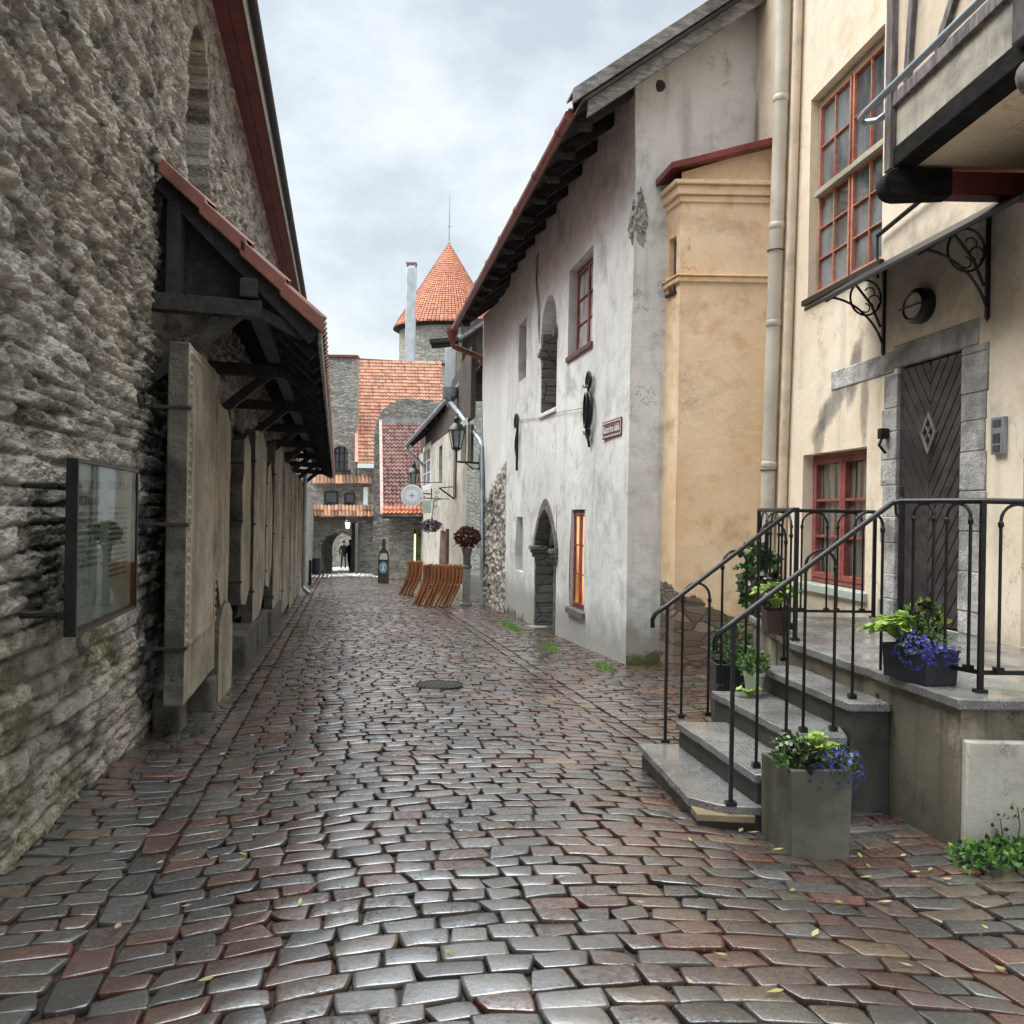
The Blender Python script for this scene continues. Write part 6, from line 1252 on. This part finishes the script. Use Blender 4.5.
b = MB(); b.box((GP(357.5, 560).x+.05, YG-.35, (gz(YG)+GP(340, 523).z)/2+.02), (.12, .9, GP(340, 523).z-gz(YG)-.05)); obj('gate_leaf', b, M['greywood'], gt_, .02)
b = MB(); b.box((GP(353, 560).x, YG-.02, (gz(YG)+GP(340, 523).z)/2), (.2, .08, GP(340, 523).z-gz(YG))); obj('gate_leaf', b, M['darkwood'], gt_, .02)
lantern('gate_lantern', PY(347.5, 529, 48.6), PY(347.5, 518, 49.6), .9, 'small lit lantern hanging over the arched gate', True)
# rooms above the gate
tr = thing('terrace_house', 'low stone house with two dark windows above the arched gate', 'house', PY(340, 507, 52.5)); YT = 52.9
b = MB(); wallY(b, 303, 380, 482, YT, 1.5, GP(340, 520).z); obj('wall', b, M['farstone'], tr)
for a, c_ in (((325,492), (337,506)), ((345,493.5), (354,506))):
    obj('window', quadbox(a, c_, YT-.06, .1), M['glass'], tr); p, r = PY(*a, YT-.09), PY(*c_, YT-.09); b = MB(); xm = (p.x+r.x)/2
    for x in (p.x, r.x): b.box((x, YT-.09, (p.z+r.z)/2), (.07, .1, p.z-r.z))
    b.box((xm, YT-.09, p.z), (r.x-p.x, .12, .08)); obj('window_frame', b, M['darkwood'], tr)
obj('white_post', quadbox((363.5,487), (367.5,507), YT-.3, .25), M['white'], tr)
b = MB(); p0 = PY(313, 484.5, YT-.5); p1 = PY(373, 484.5, YT-.5); tiles(b, p0, p1-p0, PY(313, 476, YT+.3)-p0, 16, 1, .09, .02, 'B', 6, .3); obj('tile_coping', b, M['tile_cope'], tr)
# stone gable house with the orange roof
gh = thing('gabled_house', 'tall stone house with an arched window and a long orange tiled roof', 'house', PY(380, 500, 54)); YH = 54.3
hx0, hx1 = PY(333.5, 460, YH).x, PY(348, 460, YH).x; hz0, hz1 = PY(340, 470, YH).z, PY(340, 450, YH).z; az = PY(340, 445.5, YH).z
b = MB(); wallY(b, 300, 357.5, 357, YH, .6, PY(340, 508, YH).z, (hx0, hx1, hz0, az)); pts = arch_pts(hx0, hx1, hz1-.05, az-.03, 10)
for (x0, z0), (x1, z1) in zip(pts, pts[1:]): b.hexa([(x0,YH+.004,z0),(x1,YH+.004,z1),(x1,YH+.4,z1),(x0,YH+.4,z0),(x0,YH+.004,az),(x1,YH+.004,az),(x1,YH+.4,az),(x0,YH+.4,az)])
obj('gable_wall', b, M['farstone'], gh)
b = MB(); b.box(((hx0+hx1)/2, YH+.35, (hz0+az)/2), (hx1-hx0, .1, az-hz0)); wq = obj('window', b, M['glass'], gh); b = MB()
for f_ in (0, .333, .666, 1): b.box((hx0+(hx1-hx0)*f_, YH+.26, (hz0+az)/2), (.05, .08, az-hz0))
for f_ in (0, .35, .7): b.box(((hx0+hx1)/2, YH+.262, hz0+(az-hz0)*f_), (hx1-hx0, .07, .05))
b.box(((hx0+hx1)/2, YH+.05, hz0-.05), (hx1-hx0+.3, .5, .1)); obj('muntins', b, M['darkwood'], wq)
b = MB(); p, r = PY(299, 357, YH), PY(358, 357, YH); b.box(((p.x+r.x)/2, YH+.3, p.z+.09), (r.x-p.x, .8, .16)); obj('coping', b, M['gutter_red'], gh, .02)
R0, R1, T0, T1 = PY(357.5, 464, 53), PY(450, 466, 53), PY(357.5, 360, 58.5), PY(450, 365, 58.5)
b = MB(); tiles(b, R0, R1-R0, T0-R0, 26, 30, .06, .05); obj('roof', b, M['tile_orange'], gh)
b = MB(); b.beam(R0+Vector((-.06,0,.05)), T0+Vector((-.06,0,.1)), .18, .22); obj('verge', b, simple('pink_verge', (.5,.24,.19), .7), gh)
b = MB(); b.beam(T0+Vector((0,.1,.02)), T1+Vector((0,.1,.02)), .3, .16); obj('ridge', b, M['tile_purple'], gh)
b = MB(); p, r = PY(357, 466, 53.4), PY(452, 466, 53.4); b.box(((p.x+r.x)/2, 56, (p.z-2.5)/2-.1), (r.x-p.x, 5, p.z+2.5)); obj('wall', b, M['farstone'], gh)
# ruined pier and arched wall head behind the purple roof
rw = thing('ruined_wall', 'rounded ruin of a rubble wall rising behind the brown tiled roof', 'wall', PY(400, 470, 49.5)); YR = 48.6
out = [(374,520),(374,432),(376,422),(381,412),(388,405),(397,400.5),(408,398.5),(420,399),(432,401),(445,404),(445,520)]
b = MB(); pp = []
for (x0, y0), (x1, y1) in zip(out, out[1:]):
    for k in range(5): f_ = k/5; pp.append(PY(x0+(x1-x0)*f_+random.uniform(-.5,.5), y0+(y1-y0)*f_+random.uniform(-.6,.6), YR))
b.prism(pp[::-1], (0, 1.2, 0)); obj('wall', b, M['darkstone'], rw, 0, 0)
b = MB(); wallY(b, 375, 384, 430, 46.2, 1.2); obj('pier', b, M['darkstone'], rw)
# stone house with the brown purple roof and green door
sh2 = thing('tiled_house', 'small stone house with a steep brown tiled roof and a green door', 'house', PY(405, 590, 42.5)); YS = 42.6
b = MB(); wallY(b, 389, 446, 517, YS, 4.5, None, (PY(413,560,YS).x, PY(428.5,560,YS).x, gz(YS)-.1, PY(420,529,YS).z)); obj('wall', b, M['darkstone'], sh2)
b = MB(); wallY(b, 380, 389.5, 520, YS+1.2, 3); obj('side_wall', b, M['farstone'], sh2)
b = quadbox((416,529), (424.5,588), YS+.05, .08); dr = obj('green_door', b, simple('olive_green_paint', (.1,.12,.035), .5, 0, .2, 8), sh2); b = MB()
for py in (535, 556, 575): p, r = PY(416.5, py, YS+.04), PY(424, py, YS+.04); b.box(((p.x+r.x)/2, YS+.04, p.z), (r.x-p.x, .04, .07))
objs('cross_bar', b, M['darkwood'], dr); obj('door_leaf', quadbox((424.6,529), (428.4,588), YS+.02, .08), simple('dark_olive_paint', (.035,.042,.016), .5), sh2)
n_ = N('lit_room_behind_door'); n_.fin((.1,.07,.03), .8); n_.set(n_.b.inputs['Emission Color'], n_.ramp(n_.noise(1.6, 3), [(.35, (.5,.25,.06)), (.6, (1.,.75,.35))])); n_.b.inputs['Emission Strength'].default_value = 1.0; obj('lit_opening', quadbox((413.2,534), (415.8,588), YS+.3, .05), n_.m, sh2)
R0, R1, T0, T1 = PY(383, 516, 41.9), PY(448, 516, 41.9), PY(381.5, 423, 46.4), PY(446, 423, 46.4)
b = MB(); tiles(b, R0, R1-R0, T0-R0, 16, 24, .085, .055); obj('roof', b, M['tile_purple'], sh2)
b = MB(); tiles(b, R0+Vector((0,-.04,.07)), R1-R0, (T0-R0)*.075, 16, 2, .085, .05); obj('eaves_tiles', b, M['tile_tower'], sh2)
b = MB(); b.beam(R0+Vector((-.05,0,.05)), T0+Vector((-.05,0,.08)), .13, .16); obj('verge', b, simple('pink_lime_verge', (.45,.27,.23), .7), sh2)
b = MB(); b.beam(T0+Vector((0,.1,.1)), T1+Vector((0,.1,.1)), .3, .2); obj('ridge_flashing', b, M['zinc'], sh2)
b = MB(); b.beam(R0+Vector((0,.02,-.06)), R1+Vector((0,.02,-.06)), .16, .1); obj('gutter', b, M['rust_iron'], sh2)
# bottle shaped sign
t = thing('bottle_sign', 'green bottle shaped board with a white label and a blue oval badge', 'sign', PG(383, 585)); bp = PG(383, 585); Yb = bp.y; k_ = Yb/F
hB = 46*k_; wB = 5.4*k_; b = MB(); b.prism([bp+Vector((x*wB, 0, z*hB)) for x, z in ((-1,0),(1,0),(1,.6),(.8,.72),(.3,.8),(.28,1),(-.28,1),(-.3,.8),(-.8,.72),(-1,.6))], (0, .12, 0)); bo = obj('board', b, simple('bottle_green', (.03,.034,.018), .4), t, .01)
b = MB(); b.prism([bp+Vector((x*wB*.75, -.012, z*hB)) for x, z in ((-1,.55),(1,.55),(1,.62),(.7,.69),(-.7,.69),(-1,.62))], (0, .01, 0)); obj('label', b, simple('label_white', (.36,.35,.3), .5), bo)
b = MB(); b.prism([bp+Vector((wB*.75*math.cos(a), -.02, hB*(.38+.13*math.sin(a)))) for a in np.linspace(0, 2*math.pi, 21)[:-1]], (0, .012, 0)); b.prism([bp+Vector((wB*.5*math.cos(a), -.028, hB*(.38+.085*math.sin(a)))) for a in np.linspace(0, 2*math.pi, 21)[:-1]], (0, .008, 0)); obj('badge', b, simple('badge_blue', (.16,.24,.34), .4), bo)
b = MB(); p = bp+Vector((0,-.03,hB*.38)); b.box(p, (.03,.01,.2)); b.box(p+Vector((0,0,.09)), (.12,.01,.03)); b.box(p+Vector((0,0,-.09)), (.12,.01,.03)); obj('badge_mark', b, M['white'], bo)
# bins, bollard
t = thing('waste_bin', 'dark blue barrel shaped bin left of the arched gate', 'bin', PG(316, 577)); p = PY(316, 575, 47.5); p.z = gz(47.5); b = MB(); b.lathe([(.17,0),(.22,.3),(.22,.6),(.19,.8),(.2,.82),(.001,.86)], p, 16); obj('barrel', b, simple('dark_blue_bin', (.012,.014,.025), .4), t); W[t] = W[t]
t = thing('bollard', 'dark slim post in front of the stone garden wall', 'bollard', (PY(310,580,35.5).x, 35.5, gz(35.5))); b = MB(); b.lathe([(.07,0),(.06,.1),(.055,.85),(.07,.88),(.05,.95),(.001,.97)], W[t], 12); obj('post', b, M['iron'], t)
# courtyard beyond the gate
cy_ = thing('courtyard_house', 'pale stone house wall with a white framed window seen through the arch', 'house', PY(335, 570, 63)); YC = 63
b = MB(); wallY(b, 300, 375, 470, YC, 3); obj('wall', b, M['palestone'], cy_)
obj('window_frame', quadbox((324,541), (333,556), YC-.1, .1), M['white'], cy_); obj('pane', quadbox((325,542.5), (331,553.5), YC-.14, .04), M['glass'], cy_)
def make_person(label, loc, h, top, legs, hair, rz):
    t = thing('person', label, 'person', loc); k = h/1.75; bm_ = bmesh.new(); lay = bm_.verts.layers.skin.verify(); Rm = Matrix.Rotation(rz, 3, 'Z'); s = .16
    J = [(0,0,.95),(0,0,1.2),(0,0,1.42),(0,0,1.53),(0,-.01,1.64),(0,0,1.72),(.19,0,1.4),(.25,.03,1.12),(.24,-.1,.86),(-.19,0,1.4),(-.25,-.02,1.12),(-.25,-.12,.88),(.1,0,.88),(.11,-s*.5,.5),(.11,-s*.3,.08),(.11,-s-.1,.03),(-.1,0,.88),(-.11,s*.4,.5),(-.11,s,.1),(-.11,s-.14,.03)]
    Rr = [(.15,.11),(.14,.1),(.16,.1),(.055,.055),(.085,.1),(.075,.085),(.065,.065),(.05,.05),(.04,.04),(.065,.065),(.05,.05),(.04,.04),(.09,.09),(.065,.065),(.045,.045),(.045,.035),(.09,.09),(.065,.065),(.045,.045),(.045,.035)]
    vs = []
    for j, r in zip(J, Rr): v = bm_.verts.new(Rm@Vector(j)*k); v[lay].radius = (r[0]*k, r[1]*k); vs.append(v)
    vs[0][lay].use_root = True
    for a, c_ in [(0,1),(1,2),(2,3),(3,4),(4,5),(2,6),(6,7),(7,8),(2,9),(9,10),(10,11),(0,12),(12,13),(13,14),(14,15),(0,16),(16,17),(17,18),(18,19)]: bm_.edges.new((vs[a], vs[c_]))
    me = bpy.data.meshes.new('body'); bm_.to_mesh(me); bm_.free(); o = bpy.data.objects.new('body', me); COL.objects.link(o); o.parent = t
    o.modifiers.new('skin', 'SKIN'); sbd = o.modifiers.new('sub', 'SUBSURF'); sbd.levels = sbd.render_levels = 1
    n = N('clothing'); z = n.sep()[2]; zz = loc[2]; c = n.mix(n.map(z, zz+.93*k, zz+.96*k), legs, top); c = n.mix(n.map(z, zz+1.5*k, zz+1.52*k), c, (.4,.25,.18)); me.materials.append(n.fin(c, .8))
    b = MB(); bb = bmesh.new(); bmesh.ops.create_icosphere(bb, subdivisions=2, radius=1); b.v = [tuple(Vector(loc)+Rm@Vector((v.co.x*.1, v.co.y*.115+.02, 1.72+v.co.z*.1))*k) for v in bb.verts]; b.f = [tuple(v.index for v in f.verts) for f in bb.faces]; b.c = [None]*len(b.f); bb.free(); obj('hair', b, simple('hair', hair, .7), t)
p = PY(343.5, 560, 57.5); make_person('person in a dark jacket walking beyond the arched gate', (p.x, 57.5, gz(57.5)), 1.72, (.012,.013,.018), (.08,.06,.055), (.02,.014,.01), .3)
p = PY(350, 560, 51.3); make_person('person in black standing in the right side of the archway', (p.x, 51.3, gz(51.3)), 1.75, (.008,.008,.01), (.008,.008,.01), (.01,.008,.007), -.5)
# tower, chimney
tw = thing('round_tower', 'round stone tower with a pointed orange tiled roof', 'tower', (PY(447, 360, 75).x, 75, 0)); tx = W[tw].x; rw_ = tx-PY(399.5, 345, 75).x; re_ = tx-PY(394, 328, 75).x; ze = PY(394, 329, 75).z; za = PY(447, 243, 75).z
b = MB(); b.lathe([(rw_,-3),(rw_,6),(rw_,11),(rw_,ze+.1)], (tx, 75, 0), 48); obj('wall', b, M['palestone'], tw)
b = MB(); nr = 40; nc = 84
for j in range(nr):
    for i in range(nc):
        r0, r1 = re_*(1-j/nr), re_*(1-min((j+1.1)/nr, .999)); z0_, z1_ = ze+(za-ze)*j/nr, ze+(za-ze)*min((j+1.1)/nr, 1)
        if j < 3: z0_ += .1*(3-j)*-.3+.0; 
        g_ = .1 if r0 > 1.2 else .0; a0, a1 = 2*math.pi*(i+g_)/nc, 2*math.pi*(i+1-g_)/nc; lift = .05+random.uniform(-.015, .02); k = random.random()
        q_ = lambda r, a, z: (tx+r*math.cos(a), 75+r*math.sin(a), z)
        b.add([q_(r0+lift, a0, z0_), q_(r0+lift, a1, z0_), q_(r1, a1, z1_), q_(r1, a0, z1_), q_(r0-.02, a0, z0_-.02), q_(r0-.02, a1, z0_-.02)], [(0,1,2,3), (4,5,1,0)], (k, k, k))
obj('roof', b, M['tile_tower'], tw, 0, 0); b = MB(); b.lathe([(re_-.03,ze-.02),(.02,za-.03)], (tx, 75, 0), 48); obj('roof_underlay', b, M['tile_purple'], tw)
b = MB(); b.lathe([(rw_-.1,ze-.35),(rw_+.12,ze-.3),(re_+.03,ze-.08),(re_+.03,ze+.0),(rw_-.1,ze+.02)], (tx, 75, 0), 48); obj('eaves', b, M['darkwood'], tw)
b = MB(); zt_ = PY(447, 196, 75).z; b.tube([(tx,75,za-.3),(tx,75,zt_)], .05, 6, False, None, .02); b.lathe([(.02,-.12),(.09,0),(.02,.12)], (tx,75,za+.05), 8); b.box((tx,75,za+(zt_-za)*.35), (.3,.04,.05)); obj('lightning_rod', b, M['zinc'], tw)
t = thing('metal_chimney', 'tall pale metal chimney beside the round tower', 'chimney', PY(410.5, 335, 69)); p = PY(410.5, 330, 69); zt_ = PY(410.5, 268, 69).z
b = MB(); b.box((p.x, 69, (p.z-6+zt_)/2), (.7, .7, zt_-p.z+6)); cs = obj('shaft', b, simple('pale_chimney_metal', (.5,.53,.54), .5, .2, .12, 2), t, .08); b = MB()
for dx in (-.3, .3):
    for dy in (-.3, .3): b.box((p.x+dx, 69+dy, zt_+.14), (.07,.07,.28))
b.box((p.x, 69, zt_+.31), (.78,.78,.07)); obj('cowl', b, M['zinc'], t)
